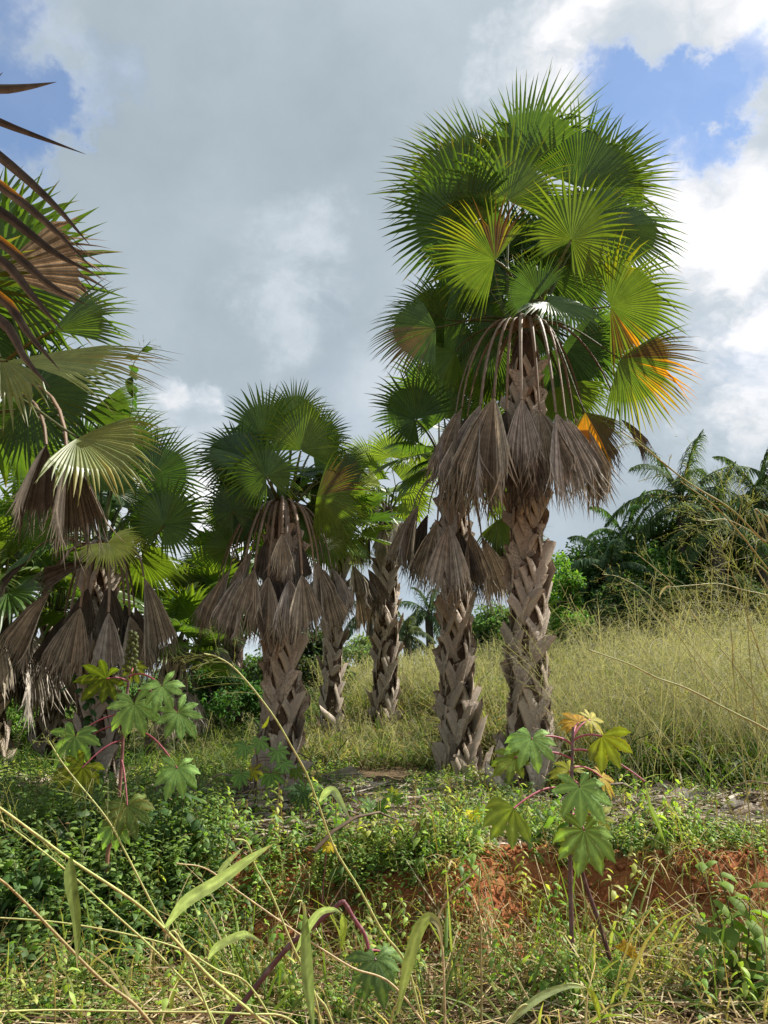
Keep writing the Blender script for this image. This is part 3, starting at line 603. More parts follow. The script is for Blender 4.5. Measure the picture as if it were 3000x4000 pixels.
# --- left palm with yellow fan
pf, base, head = fan_palm(212, 1700, 8.2, 214, 1190, 'fan palm on the left with a pale yellow fan above grey hanging fans')
r6 = np.random.default_rng(16); palm_trunk(pf, base, head, .185, .125, 130, .30, .13, r6, flare=1.3)
SPF = [(190, 1270, -.4, 184, 0, 120, 'b', {}), (235, 1265, -.35, 178, 0, 120, 'b', {}), (150, 1340, -.5, 184, 0, 130, 's', {}), (280, 1330, -.5, 174, 0, 140, 'd', {}), (354, 1134, -.4, 18, -.05, 112, 'g', {'span': 168}), (232, 1172, -.75, 128, -.45, 92, 'w', {'span': 115, 'N': (.1, -1, .9), 'grav': .5, 'label': 'pale yellow green fan catching the sun'}),  # pale fan hangs in crown shadow; its palette is raised to look sunlit
 (255, 1000, .5, 22, .1, 145, 'g', {}), (330, 1030, .3, 55, .05, 128, 'k', {}), (180, 1000, .7, -20, .1, 140, 'g', {}), (90, 1030, .5, -60, .1, 130, 'g', {}), (110, 1110, .2, -95, 0, 120, 'g', {'grav': .5}),
 (280, 1110, .2, 70, 0, 110, 'k', {}), (240, 1060, -.2, 10, 0, 100, 'g', {}), (300, 1080, .8, 100, 0, 110, 'g', {'grav': .5}),
 (200, 1215, -.5, 262, -.1, 128, 'b', {'span': 40, 'grav': .7}), (110, 1278, -.5, 205, 0, 165, 'd', {'span': 80}), (174, 1312, -.7, 186, -.05, 142, 'd', {}), (235, 1322, -.75, 178, -.05, 132, 's', {'span': 72}),
 (310, 1246, -.4, 168, 0, 205, 'd', {'span': 68}), (268, 1305, -.3, 172, 0, 140, 'b', {}), (60, 1215, -.3, 235, 0, 95, 'b', {'span': 50}), (140, 1330, .3, 182, 0, 160, 'b', {}), (220, 1330, .5, 182, 0, 140, 'b', {}), (290, 1310, .4, 176, 0, 150, 'b', {}), (90, 1300, .2, 190, 0, 140, 'b', {})]
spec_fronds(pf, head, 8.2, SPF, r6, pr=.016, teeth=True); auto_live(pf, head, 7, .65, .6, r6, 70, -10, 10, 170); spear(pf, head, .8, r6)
# --- near palm standing outside the left edge, its crown reaches in
b0 = A3(-3.55, 5.6, float(ground_h(-3.55, 5.6)) - .05); head = A3(-3.25, 5.6, 3.55)
pg = thing('fan_palm', b0, 'nearest fan palm, standing beyond the left edge with only its fans reaching into view', 'palm tree', 'fan palms')
r7 = np.random.default_rng(17); palm_trunk(pg, b0, head, .19, .14, 60, .32, .14, r7, longb=0)
SG = np.array([0.015, .16, .3, .42, .58, .8, 1.0])
SPG = [(0, 772, -.4, 150, -.3, 185, 'p', {'span': 40, 'grav': .5, 'N': (.1, -1, .9), 'nseg': 14}), (15, 780, -.7, 95, -.2, 345, 'p', {'span': 24, 'grav': .30, 'N': (.1, -1, .9), 'nseg': 26, 'patch': [(.15, .6, (.36, .26, .03), .6, .62), (.8, 1.01, (.07, .04, .03), .7, .8)], 'label': 'large pale fan reaching across the left'}),
 (168, 946, -.6, 122, -.2, 195, 'p', {'span': 74, 'grav': .5, 'N': (.1, -1, .8), 'nseg': 34, 'patch': [(-.6, .1, (.36, .26, .03), .5, .68)], 'label': 'pale fan with torn drooping tips'}),
 (0, 610, 0, 45, 0, 245, 'g', {'nseg': 36}), (-60, 560, .3, 20, .1, 250, 'k', {'nseg': 36}), (-10, 590, -.2, 75, 0, 240, 'd', {'span': 60, 'grav': .15, 'nseg': 26, 'N': (0, 1, .35), 'fold': .1}),
 (115, 715, -.3, 62, 0, 175, 'g', {'span': 42, 'nseg': 20}), (60, 850, .2, 100, 0, 200, 'k', {'grav': .4}), (40, 960, .4, 130, 0, 170, 'g', {'grav': .5}), (180, 900, .3, 85, 0, 160, 'g', {'span': 35, 'grav': .25}),
 (145, 975, -.4, 176, 0, 235, 'b', {'span': 85}), (100, 960, -.2, 200, 0, 190, 'b', {}), (-60, 700, .4, 60, .1, 240, 'k', {})]
spec_fronds(pg, head, 5.2, SPG, r7, pr=.017, teeth=True)
auto_live(pg, head + A3(-.2, .1, .3), 10, .95, .8, r7, 70, -10, 90, 300)
auto_dead(pg, head, 6, .9, .6, r7, az0=120, az1=300)
# brown half-dead fan close to the camera at the upper left, long folded segments hanging to the right
fr = []
CL = [[(-90, 460), (60, 440), (185, 332)], [(-90, 470), (20, 385), (124, 178)], [(-80, 160), (0, 166), (20, 155)],
      [(-120, 210), (0, 262), (185, 333)], [(-120, 260), (0, 338), (110, 435), (195, 530)], [(-120, 320), (0, 400), (100, 480), (205, 585)], [(-120, 390), (0, 455), (110, 540), (200, 590)],
      [(-120, 450), (0, 520), (100, 610), (190, 660)], [(-120, 500), (0, 560), (70, 640), (140, 720)], [(-130, 560), (0, 640), (60, 720), (130, 800)], [(-130, 600), (0, 690), (50, 770), (110, 840)]]
hubn = W(-330, 330, 3.4)
b_ = Buf(); bo = Buf()
for i, c in enumerate(CL[3:] + [[(-120, 195), (0, 188), (60, 184), (122, 177)], [(-120, 240), (-40, 190), (6, 156)]]):
    pts = smooth_path([hubn] + [W(x, y, 3.4 - .1 * k - .02 * i) for k, (x, y) in enumerate(c)], 12)
    T = nrm(np.gradient(pts, axis=0)); S = nrm(np.cross(T, A3(.1, 1, .25))); s = np.linspace(0, 1, 12)
    w = .027 * np.clip(1.25 * (1 - s ** 2.4), .03, 1)[:, None] * np.clip(.3 + 2 * s, 0, 1)[:, None]; nn = np.cross(S, T)
    G = np.stack([pts - S * w + nn * w * .6, pts, pts + S * w * .8 + nn * w * .6], 1)
    c0_ = A3(.075, .058, .043) * r7.uniform(.6, 1.2); C = np.broadcast_to(c0_, (1, 12, 3, 3)).copy()
    C = C * (1 + .22 * r7.normal(size=(1, 1, 3, 1))) * (1 + .12 * r7.normal(size=(1, 12, 3, 1)))
    if i in (2, 4, 6): C[:, 4:7, 2] = OR
    b_.grid(G, C)
nf_ = b_.build('frond', M_DEAD, pg); nf_['label'] = 'brown split fan with long hanging segments'
b2 = Buf(); tube(b2, bez(head, head + A3(-.1, -.4, .7), hubn - A3(.3, 0, -.2), hubn, 10), np.linspace(.03, .014, 10), A3(.06, .045, .025), 6, flat=.5); b2.build('petiole', M_PET, nf_)
# --- smaller palms behind on the left
def small_palm(bpx, bpy_, Y, hpx, hpy, lab, seed, nl, R, plen, nd, Rd, r0=.16, nb=70, drop=.3, e1=-15):
    root, base, head = fan_palm(bpx, bpy_, Y, hpx, hpy, lab); r_ = np.random.default_rng(seed)
    palm_trunk(root, base, head, r0, r0 * .72, nb, .28, .12, r_, longb=1)
    auto_live(root, head, nl, R, plen, r_, 82, e1, 0, 360, kinds='ggyy', nseg=30); auto_dead(root, head, nd, Rd, drop, r_); return root
small_palm(106, 1600, 11.0, 112, 1330, 'short fan palm behind and left of the palm with the yellow fan', 21, 20, .62, .62, 11, .85)
small_palm(-8, 1640, 10.0, 12, 1285, 'fan palm cut by the left edge with dark drooping skirt', 22, 20, .72, .65, 12, 1.0)
small_palm(356, 1612, 11.5, 372, 1425, 'low young fan palm with narrow dark trunk behind the left castor plant', 23, 18, .58, .55, 7, .55, r0=.13, nb=60)
small_palm(440, 1530, 16.0, 440, 1335, 'fan palm far behind, dark skirted, left of the broad palm', 24, 22, .75, .7, 12, .85)
small_palm(505, 1530, 17.0, 520, 1210, 'fan palm far behind, its fans showing left of the broad palm', 25, 20, .75, .7, 10, .9, nb=50)
small_palm(225, 1530, 16.0, 215, 1300, 'fan palm far behind the yellow fan, mostly hidden', 26, 18, .8, .7, 10, .9, nb=50)

# ------------------------------------------------------------------ feather palms and trees behind
def feather_palm(px, py_base, Y, hpx, hpy, R, n, label, seed, col=(0.075, 0.125, 0.045), e0=80, e1=-35, nl=64, lw=.045):
    r_ = np.random.default_rng(seed); base = W(px, py_base, Y); base[2] = float(ground_h(base[0], base[1])) - .1; head = W(hpx, hpy, Y)
    root = thing('feather_palm', base, label, 'palm tree', 'feather palms'); b_ = Buf()
    K = 14; t = np.linspace(0, 1, K); pts = base + (head - base) * t[:, None]
    tube(b_, pts, .17 * (1.3 - .4 * t) * (1 + .08 * r_.normal(size=K)), A3(.10, .085, .07), 10); b_.build('trunk', M_BARK, root)
    for i in range(n):
        f = (i + .5) / n; e = rad(e0 + (e1 - e0) * f); az = rad(i * 137.5 + r_.normal() * 8); o_ = A3(math.cos(az), math.sin(az), 0)
        d0 = o_ * math.cos(e) + A3(0, 0, math.sin(e)); K = 14; s = np.linspace(0, 1, K); P = [head]; L = R * r_.uniform(.85, 1.1)
        for k in range(1, K):
            P.append(P[-1] + nrm(d0 + DOWN * 1.5 * s[k] ** 1.4 * max(.25, math.cos(e) + .25)) * L / (K - 1))
        P = np.array(P); fb = Buf(); tube(fb, P, np.linspace(.03, .008, K), A3(.09, .11, .04), 4)
        tt = np.linspace(.12, .99, nl); ii = np.minimum((tt * (K - 1)).astype(int), K - 2); ff = (tt * (K - 1) - ii)[:, None]
        q = P[ii] * (1 - ff) + P[ii + 1] * ff; T = nrm(P[ii + 1] - P[ii]); sd = nrm(np.cross(T, A3(0, 0, 1)) + 1e-6)
        for sg in (-1, 1):
            dd = sd * sg * .9 + T * .55 + A3(0, 0, .35) + r_.normal(size=(nl, 3)) * .14
            LL = L * .23 * np.sin(np.clip(tt * .9 + .12, 0, 1) * np.pi) ** .6 * r_.uniform(.85, 1.1, nl) + .05
            ribbons(fb, q, dd, LL, lw, np.array(col) * r_.uniform(.7, 1.35, (nl, 1)), bend=1.5, K=4, rng=r_, gp=.8)
        fb.build('frond', M_TREE, root)
    return root
feather_palm(1478, 1330, 24, 1474, 1080, 3.0, 20, 'large feather palm rising above the dark trees on the right', 31)
feather_palm(1352, 1330, 25, 1352, 1165, 1.9, 13, 'small bright green feather palm left of the large one', 32, (0.09, 0.19, 0.04))
feather_palm(1655, 1330, 23, 1640, 1075, 2.4, 16, 'feather palm at the right edge above the tall grass', 33)
feather_palm(1330, 1340, 22.5, 1318, 1225, 1.7, 11, 'low dark feather palm in front of the shrubs on the right', 37, (0.06, 0.11, 0.05))
feather_palm(1556, 1340, 22, 1545, 1130, 2.2, 15, 'feather palm with hanging leaves between the two taller ones', 38, (0.07, 0.12, 0.045))
feather_palm(934, 1400, 34, 925, 1325, 2.1, 14, 'distant feather palm between the two big trunks', 34, (.07, .12, .05))
feather_palm(795, 1400, 36, 800, 1320, 2.0, 14, 'distant feather palm just left of the bare pale trunk', 35, (.06, .11, .05))
feather_palm(885, 1420, 32, 878, 1372, 1.5, 12, 'distant pale low feather palm in the gap between trunks', 36, (.10, .13, .055))

def broad_tree(px, py_b, Y, w, h, label, seed, col=(0.035, 0.065, 0.018), n=9000, ls=.17, group='trees behind the field', top=None, name='broadleaf_tree', cat='tree', hz=None):
    r_ = np.random.default_rng(seed); base = W(px, py_b, Y); gz = float(ground_h(base[0], base[1])); base[2] = gz - .1
    topz = W(px, top, Y)[2] if top else gz + h; H = topz - gz
    root = thing(name, base, label, cat, group); lo = .12 * H
    nc = 26; cl = r_.random((nc, 3)); th = cl[:, 0] * 2 * np.pi; rr = np.sqrt(cl[:, 1]) * .95; zz = cl[:, 2]
    env = np.sin(np.clip(zz * .8 + .2, 0, 1) * np.pi) ** .5
    cen = np.stack([base[0] + np.cos(th) * rr * w / 2 * env, base[1] + np.sin(th) * rr * w / 2.4 * env, gz + lo + zz * (H - lo) * (.96 - .22 * rr)], -1)
    b_ = Buf(); K = 8; t = np.linspace(0, 1, K)[:, None]; topc = base + A3(0, 0, H * .72)
    tube(b_, base + (topc - base) * t + np.sin(t * 5) * .06, np.linspace(.05 * H * .5, .02, K), A3(.09, .075, .06), 8)
    for c in cen[:16]:
        st = base + A3(0, 0, H * r_.uniform(.12, .45)); tube(b_, bez(st, st + (c - st) * A3(.3, .3, .6), c - A3(0, 0, .1 * H), c, 6), np.linspace(.06, .012, 6), A3(.09, .075, .06), 5)
    b_.build('trunk', M_BARK, root)
    per = n // nc; P = []; shade = []
    for c in cen:
        sz = r_.uniform(.12, .22) * min(w, H * 1.2); g = nrm(r_.normal(size=(per, 3))) * (r_.random((per, 1)) ** .45) * sz * A3(1.1, 1.1, .75); P.append(c + g); shade.append(np.full(per, r_.uniform(.75, 1.3)))
    P = np.concatenate(P); sh = np.concatenate(shade); N_ = len(P); P[:, 2] = np.maximum(P[:, 2], gz + .05)
    b_ = Buf(); D_ = r_.normal(size=(N_, 3)) + A3(0, 0, .1); cc_ = 2.5 * np.array(col) * sh[:, None] * r_.uniform(.6, 1.5, (N_, 1)) * (1 + r_.normal(size=(N_, 3)) * .12)
    leaves(b_, P, D_, ls * r_.uniform(.6, 1.3, N_), ls * .5, np.clip(cc_, .005, 1), K=3, bend=.4, rng=r_)
    b_.build('crown', M_TREE, root); return root
broad_tree(1215, 1335, 21, 1.9, 3, 'light green leafy tree just right of the tallest palm trunk', 41, (.06, .115, .018), top=1185, n=7000, ls=.13)
broad_tree(1275, 1335, 24, 3.4, 3, 'dark green tree second from the tallest palm trunk', 42, (.028, .055, .018), top=1172, n=9000)
broad_tree(1400, 1335, 25, 4.2, 5, 'tall dark tree below the large feather palm, on its left', 43, (.025, .05, .018), top=1105, n=12000)
broad_tree(1430, 1330, 22.5, 2.6, 3, 'rounded mid green tree in front of the large feather palm', 44, (.040, .085, .022), top=1160, n=8000, ls=.14)
broad_tree(1530, 1325, 26, 4.5, 5, 'dark tree between the large feather palm and the right edge', 45, (.026, .048, .016), top=1085, n=12000)
broad_tree(1640, 1325, 25, 4.5, 5, 'big dark tree filling the right edge', 46, (.03, .055, .016), top=1050, n=13000)
broad_tree(1500, 1330, 20.5, 2.2, 2, 'low olive brown shrub at the grass line on the right', 51, (.05, .055, .02), top=1255, n=4500, ls=.12)
broad_tree(1350, 1335, 21, 2.6, 2, 'low dark shrub at the grass line, right of the light green tree', 52, (.025, .045, .016), top=1240, n=6000, ls=.13)
broad_tree(1600, 1330, 20.5, 2.2, 2, 'low dark shrub at the grass line near the right edge', 57, (.03, .045, .016), top=1230, n=5000, ls=.12)
broad_tree(1072, 1400, 27, 3.0, 3, 'small tree between the two big trunks', 47, (.045, .08, .022), top=1305, n=7000)
broad_tree(1030, 1400, 33, 2.4, 3, 'distant little tree with sky showing through, left of the tallest trunk', 48, (.05, .07, .022), top=1325, n=2500)
broad_tree(480, 1530, 15, 2.2, 2, 'dark green bush behind the broad palm on its left', 49, (.022, .05, .012), top=1425, n=9000, ls=.10)
broad_tree(655, 1470, 17, 2.2, 2.6, 'dark shaded tree behind the broad palm skirt', 50, (.03, .045, .018), top=1330, n=9000, ls=.12)
broad_tree(20, 1600, 12.5, 2.2, 2, 'bright bush at the left edge under the palms', 53, (.05, .09, .018), top=1480, n=6000, ls=.07)
broad_tree(560, 1500, 19, 3.2, 2, 'bush behind the broad palm trunk', 54, (.03, .05, .015), top=1410, n=6000, ls=.12)
broad_tree(300, 1520, 22, 5, 2.6, 'bush far behind the left castor plant', 55, (.04, .065, .02), top=1440, n=7000, ls=.14)
broad_tree(780, 1440, 30, 4, 2.6, 'pale bush under the distant feather palm', 56, (.075, .10, .04), top=1375, n=5000, ls=.15)
broad_tree(120, 1520, 24, 6, 2.6, 'bush far behind the leftmost palms', 58, (.05, .075, .025), top=1420, n=7000, ls=.16)

# ------------------------------------------------------------------ field grass
def scatter(n, y0, y1, xf0, xf1, rng, pw=2.0):
    """even in the picture: dense near, thin far"""
    u = rng.random(n); y = 1 / (1 / y0 + (1 / y1 - 1 / y0) * u); x = rng.uniform(xf0, xf1, n) * y; return x, y
rg = np.random.default_rng(61)
GC = np.array([(.15, .18, .05), (.21, .21, .075), (.09, .14, .03), (.30, .25, .12), (.16, .10, .055), (.34, .30, .16), (.075, .12, .025), (.11, .15, .03)])
def grass_field(name, label, x, y, hmin, hmax, wb, rng, nb=3, culm=.1, hairs=12, palette=GC, pw=None, hairw=.0014, ch=1.35):
    z = ground_h(x, y); b_ = Buf(); n = len(x)
    xb = np.repeat(x, nb) + rng.normal(size=n * nb) * .06; yb = np.repeat(y, nb) + rng.normal(size=n * nb) * .06; zb = ground_h(xb, yb)
    hh = rng.uniform(hmin, hmax, n * nb) * (.55 + .45 * sst(yb, 7.8, 9.6)) * (.75 + .9 * (vnoise(xb, yb, 1.1) + .5) * .6)
    d = rng.normal(size=(n * nb, 3)) * .85; d[:, 2] = 1.0
    start = np.stack([xb, yb, zb + rng.random(n * nb) * hh * .45], -1)
    pi = rng.choice(len(palette), n * nb, p=pw); c = palette[pi] * rng.uniform(.55, 1.35, (n * nb, 1)); gp_ = sst(vnoise(xb, yb, .55) + .5 * vnoise(xb, yb, 1.9), -.05, .30)[:, None]; c = c * (1 - .55 * gp_ * A3(.75, .2, .8))
    ribbons(b_, start, d, hh * .8, wb * (.6 + .8 * rng.random(n * nb)), c, bend=rng.uniform(.3, 1.7, n * nb), K=4, rng=rng, coltip=c * A3(1.15, 1.0, .9))
    m = rng.random(n) < culm * np.where(vnoise(x + 7, y, .7) > -.12, 1.3, .35); xc, yc, zc = x[m], y[m], z[m]; k = len(xc)
    if k:
        L = rng.uniform(hmin, hmax, k) * ch; d = rng.normal(size=(k, 3)) * .36 + A3(-.18, 0, 0); d[:, 2] = 1; d = nrm(d); bend = .35
        s = np.linspace(0, 1, 6); P = np.zeros((k, 6, 3)); P[:, 0] = np.stack([xc, yc, zc], -1)
        for j in range(1, 6): P[:, j] = P[:, j - 1] + nrm(d + DOWN * bend * s[j] ** 2) * (L / 5)[:, None]
        cw = .0028 * np.maximum(yc / 9, 1)[:, None]
        sd = A3(1, 0, 0); C_ = A3(.35, .32, .20) * rng.uniform(.7, 1.2, (k, 1))
        b_.grid(np.stack([P - sd * cw[..., None], P + sd * cw[..., None]], 2), C_)
        # airy seed heads
        for j in range(hairs):
            f = .62 + .38 * j / hairs; ii = min(int(f * 5), 4); q = P[:, ii] + (P[:, ii + 1] - P[:, ii]) * (f * 5 - ii)
            T = nrm(P[:, ii + 1] - P[:, ii]); a = nrm(rng.normal(size=(k, 3))); a = nrm(a - T * np.sum(a * T, -1, keepdims=True))
            ll = L * .17 * (1.25 - f) * 2.2 * rng.uniform(.6, 1.2, k)
            ribbons(b_, q, T * .7 + a * .8, ll, hairw * 2 * np.maximum(yc / 9, 1), A3(.37, .34, .21) * rng.uniform(.6, 1.3, (k, 1)), K=3, bend=.7, rng=rng, prof=[1, 1, 1.2])
    o = b_.build(name, M_GRASS, origin=(0, 0, 0)); stuff(o, label, 'grass'); return o
# right hand slope
x, y = scatter(21000, 8.6, 30, .0, .60, rg); xe = .95 + .35 * vnoise(x, y, .8) + (y < 10) * .0
keep = ((x > np.where(y < 10.3, 2.1 + .5 * vnoise(x, y, 1.3), 1.1 + .6 * vnoise(x, y, .6))) | ((y > 14.5) & (x > -1))) & (ground_h(x, y) > -5)
grass_field('tall_grass', 'tall yellow green seeding grass covering the slope on the right', x[keep], y[keep], .55, 1.05, .017, rg, nb=3, culm=.20, hairs=10)
x, y = scatter(6200, 7.9, 14, .10, .62, rg); keep = (x > np.where(y < 10.3, 1.9 + .7 * vnoise(x, y, 1.3), .2)) & (y > 8.3 + .5 * vnoise(x, y, 1.1)); GB = np.array([(.10, .16, .03), (.20, .13, .06), (.08, .13, .03), (.30, .25, .12), (.26, .27, .05), (.13, .09, .045)])
grass_field('broad_grass', 'tangled broad green and brown grass blades at the front of the slope', x[keep], y[keep], .45, .95, .028, rg, nb=4, culm=.03, palette=GB, hairs=6)
x, y = scatter(2600, 10.0, 14.5, -.10, .16, rg)
grass_field('low_grass', 'lower green and straw grass round the trunks in the middle', x, y, .2, .55, .013, rg, nb=4, culm=.10, hairs=8)
x, y = scatter(4800, 14.3, 26, -.10, .16, rg)
grass_field('tall_grass', 'tall grass between the trunks behind the palms', x, y, .5, 1.1, .013, rg, nb=3, culm=.18, hairs=10)
x, y = scatter(3000, 9.5, 24, -.55, -.10, rg)
grass_field('low_grass', 'low green grass under the palms on the left', x, y, .2, .5, .012, rg, nb=3, culm=.06, palette=GC[[0, 2, 6]], hairs=8)
x, y = scatter(420, 7.6, 12, .26, .62, rg)
grass_field('seeding_grass', 'taller wispy seeding grass rising above the slope on the right', x, y, 1.25, 1.75, .012, rg, nb=1, culm=1.0, hairs=22, hairw=.0011)
# crests of grass far back
x, y = scatter(6000, 24, 60, -.1, .62, rg)
grass_field('far_grass', 'far grass along the crest below the trees', x, y, .6, 1.1, .035, rg, nb=3, culm=.12, hairs=7)
# dark leafy undergrowth at the foot of the slope
def herbs(name, label, x, y, rng, hmin, hmax, nleaf, ll, palette, lw=.42, K=4, cat='undergrowth', up=.35, stemc=(.10, .11, .04), droop=.6):
    bare = np.zeros(len(x), bool)
    for (ex, ey, ax, ay) in ((-3.35, 6.8, .6, .55), (-2.25, 8.2, .5, .4), (-2.0, 4.85, .75, .22), (1.0, 5.25, .35, .2), (2.3, 5.2, .5, .3), (-.5, 5.3, .3, .2)):
        bare |= ((x - ex) / ax) ** 2 + ((y - ey) / ay) ** 2 < 1 + .8 * vnoise(x, y, 6)
    kp = ~bare | (rng.random(len(x)) < .15); x = x[kp]; y = y[kp]
    z = ground_h(x, y); n = len(x); b_ = Buf(); h = rng.uniform(hmin, hmax, n)
    d = rng.normal(size=(n, 3)) * .28; d[:, 2] = 1; d = nrm(d)
    P0 = np.stack([x, y, z - .01], -1); ribbons(b_, P0, d, h, .006, A3(*stemc) * rng.uniform(.7, 1.3, (n, 1)), K=3, bend=.15, rng=rng, prof=[1, .9, .5])
    f = np.tile((np.arange(nleaf) + .5) / nleaf, (n, 1)) * .85 + .15; q = P0[:, None] + d[:, None] * (f * h[:, None])[..., None] + DOWN * (f ** 2 * h[:, None] * .08)[..., None]
    az = np.tile(np.arange(nleaf) * 2.4, (n, 1)) + rng.random((n, 1)) * 6.28 + rng.normal(size=(n, nleaf)) * .3
    dd = np.stack([np.cos(az), np.sin(az), up + rng.normal(size=az.shape) * .3], -1).reshape(-1, 3)
    L = (ll * rng.uniform(.6, 1.3, (n, nleaf)) * (1.15 - .5 * f)).ravel(); sz = np.repeat(rng.uniform(.65, 1.3, n), nleaf); L = L * sz
    pi = np.repeat(rng.integers(0, len(palette), n), nleaf); c = np.array(palette)[pi] * rng.uniform(.7, 1.3, (n * nleaf, 1))
    leaves(b_, q.reshape(-1, 3), dd, L, L * lw, c, K=K, bend=droop, rng=rng)
    o = b_.build(name, M_HERB, origin=(0, 0, 0)); stuff(o, label, cat); return o
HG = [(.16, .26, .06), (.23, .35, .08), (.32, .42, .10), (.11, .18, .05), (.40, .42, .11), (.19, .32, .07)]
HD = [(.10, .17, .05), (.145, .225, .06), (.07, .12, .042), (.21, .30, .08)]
x, y = scatter(3200, 8.2, 11.0, .20, .62, rg)
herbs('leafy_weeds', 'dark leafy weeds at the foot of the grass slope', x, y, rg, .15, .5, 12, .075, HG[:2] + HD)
# terrace under the palms
x, y = scatter(9500, 5.6, 10.5, -.62, .62, rg); k = (vnoise(x, y, 1.2) + .35 * vnoise(x, y, 3.5) > -.22) & ~((x > 1.9) & (y < 7.6) & (rg.random(len(x)) < .6)) & ~((x > -1.9) & (x < -.1) & (y < 8.2) & (rg.random(len(x)) < .55))
herbs('low_herbs', 'low bright herbs on the ground under the palms', x[k], y[k], rg, .06, .26, 11, .052, HG)
# weeds on the bank and in front
x, y = scatter(7500, 4.0, 6.0, -.60, .62, rg); k = (vnoise(x + 4, y, 1.6) + .3 * vnoise(x, y, 5) > .0) & ~((x > 1.3) & (rg.random(len(x)) < .55))
herbs('bank_herbs', 'low herbs growing on the red bank and in front of it', x[k], y[k], rg, .06, .28, 9, .05, HG)
x, y = scatter(1500, 5.0, 7.3, -.60, -.20, rg)
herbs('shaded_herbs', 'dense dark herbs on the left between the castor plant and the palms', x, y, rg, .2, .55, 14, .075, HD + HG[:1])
x, y = scatter(420, 4.6, 5.8, -.60, -.30, rg)
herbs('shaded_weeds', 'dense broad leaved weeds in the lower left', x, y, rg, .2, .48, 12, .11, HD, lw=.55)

x, y = scatter(190, 4.9, 6.8, -.35, .40, rg)
herbs('tall_weeds', 'taller sparse weeds standing among the herbs in the middle', x, y, rg, .25, .6, 13, .085, HG, up=.1, stemc=(.16, .10, .06), droop=1.0)
x, y = scatter(170, 4.0, 5.3, -.55, .55, rg)
herbs('tall_weeds', 'taller loose green weeds along the bottom of the view', x, y, rg, .2, .5, 12, .075, HG, up=.1, stemc=(.16, .12, .06), droop=1.0)
x, y = scatter(900, 4.2, 7.5, -.6, .6, rg)
herbs('dry_weeds', 'dry brown weed stems with few leaves', x, y, rg, .15, .5, 5, .04, [(.30, .20, .10), (.36, .27, .12), (.22, .14, .07)], stemc=(.20, .13, .08))
# short tufts and dry straw in front
TG = np.array([(.17, .24, .045), (.12, .19, .03), (.36, .30, .13), (.46, .37, .19), (.54, .43, .24), (.26, .29, .08)])
def tufts(name, label, x, y, rng, nb, L0, L1, wb, palette, spread=.7, bend=(.4, 1.6), mat=None, cat='grass'):
    n = len(x); z = ground_h(x, y); b_ = Buf(); P = np.repeat(np.stack([x, y, z - .02], -1), nb, 0) + rng.normal(size=(n * nb, 3)) * A3(.035, .035, 0)
    d = rng.normal(size=(n * nb, 3)) * spread; d[:, 2] = 1; sc = np.repeat(rng.uniform(.6, 1.3, n), nb)
    pi = np.where(rng.random(n * nb) < .6, np.repeat(rng.integers(0, len(palette), n), nb), rng.integers(0, len(palette), n * nb)); c = palette[pi] * rng.uniform(.7, 1.2, (n * nb, 1))
    ribbons(b_, P, d, rng.uniform(L0, L1, n * nb) * sc, wb * rng.uniform(.5, 1.3, n * nb), c, K=6, bend=rng.uniform(*bend, n * nb), cross=3, rng=rng, fold=.25, coltip=c * A3(1.3, 1.1, .9))
    o = b_.build(name, mat or M_GRASS, origin=(0, 0, 0)); stuff(o, label, cat)
x, y = scatter(300, 3.6, 5.9, -.60, .60, rg); k = (rg.random(len(x)) < np.where(x > 1.2, .45, .9)) & (vnoise(x, y, 1.7) > -.2)
tufts('grass_tufts', 'arching green and straw coloured grass tufts in the foreground', x[k], y[k], rg, 13, .25, .62, .011, TG)
n_ = 260; x = rg.uniform(-1.5, 3.6, n_); y = 5.42 + .25 * rg.normal(size=n_)
tufts('bank_grass', 'thin grass and roots hanging over the red bank', x, y, rg, 9, .18, .5, .007, TG[[0, 2, 3, 5]], spread=1.0, bend=(.8, 2.4))
x = rg.uniform(-2.4, 2.9, 150); y = rg.uniform(3.9, 5.1, 150)
tufts('grass_tufts', 'clumps of taller green grass blades in the foreground', x, y, rg, 9, .3, .75, .016, TG[[0, 1, 5, 2]], spread=.6, bend=(.3, 1.3))
x, y = scatter(260, 5.8, 9.0, -.5, .6, rg)
tufts('grass_tufts', 'thin grass tufts among the herbs under the palms', x, y, rg, 9, .2, .5, .009, TG[[0, 1, 2, 5]])
# fallen straw lying crosswise
def straw(name, label, n, y0, y1, xa, xb, L0, L1, w, palette, rng, tilt=.18, lift=.06, cat='litter', mat=None, ang=None, K=5):
    x, y = scatter(n, y0, y1, xa, xb, rng); z = ground_h(x, y) + rng.random(n) * lift + .01; b_ = Buf()
    a = rng.random(n) * 6.283 if ang is None else rng.normal(ang[0], ang[1], n); d = np.stack([np.cos(a), np.sin(a), rng.normal(size=n) * tilt], -1)
    L = rng.uniform(L0, L1, n); e = np.stack([x, y, z], -1) + d * L[:, None]; ze = ground_h(e[:, 0], e[:, 1]) + rng.random(n) * lift + .015
    d[:, 2] = (ze - z) / L; c = np.array(palette)[rng.integers(0, len(palette), n)] * rng.uniform(.6, 1.2, (n, 1))
    ribbons(b_, np.stack([x, y, z], -1), d, L, w * rng.uniform(.5, 1.5, n), c, K=K, bend=rng.uniform(-.15, .25, n), rng=rng, prof=np.linspace(1, .4, K), side=nrm(np.cross(d, A3(0, 0, 1)) + rng.normal(size=(n, 3)) * .4))
    o = b_.build(name, mat or M_LITTER, origin=(0, 0, 0)); stuff(o, label, cat)
ST = [(.46, .36, .20), (.30, .20, .11), (.58, .48, .30), (.20, .13, .075), (.14, .085, .05)]
straw('straw', 'dry yellow straw lying across the foreground', 2200, 3.7, 5.1, -.6, .6, .2, .9, .009, ST, rg, tilt=.3, lift=.16)
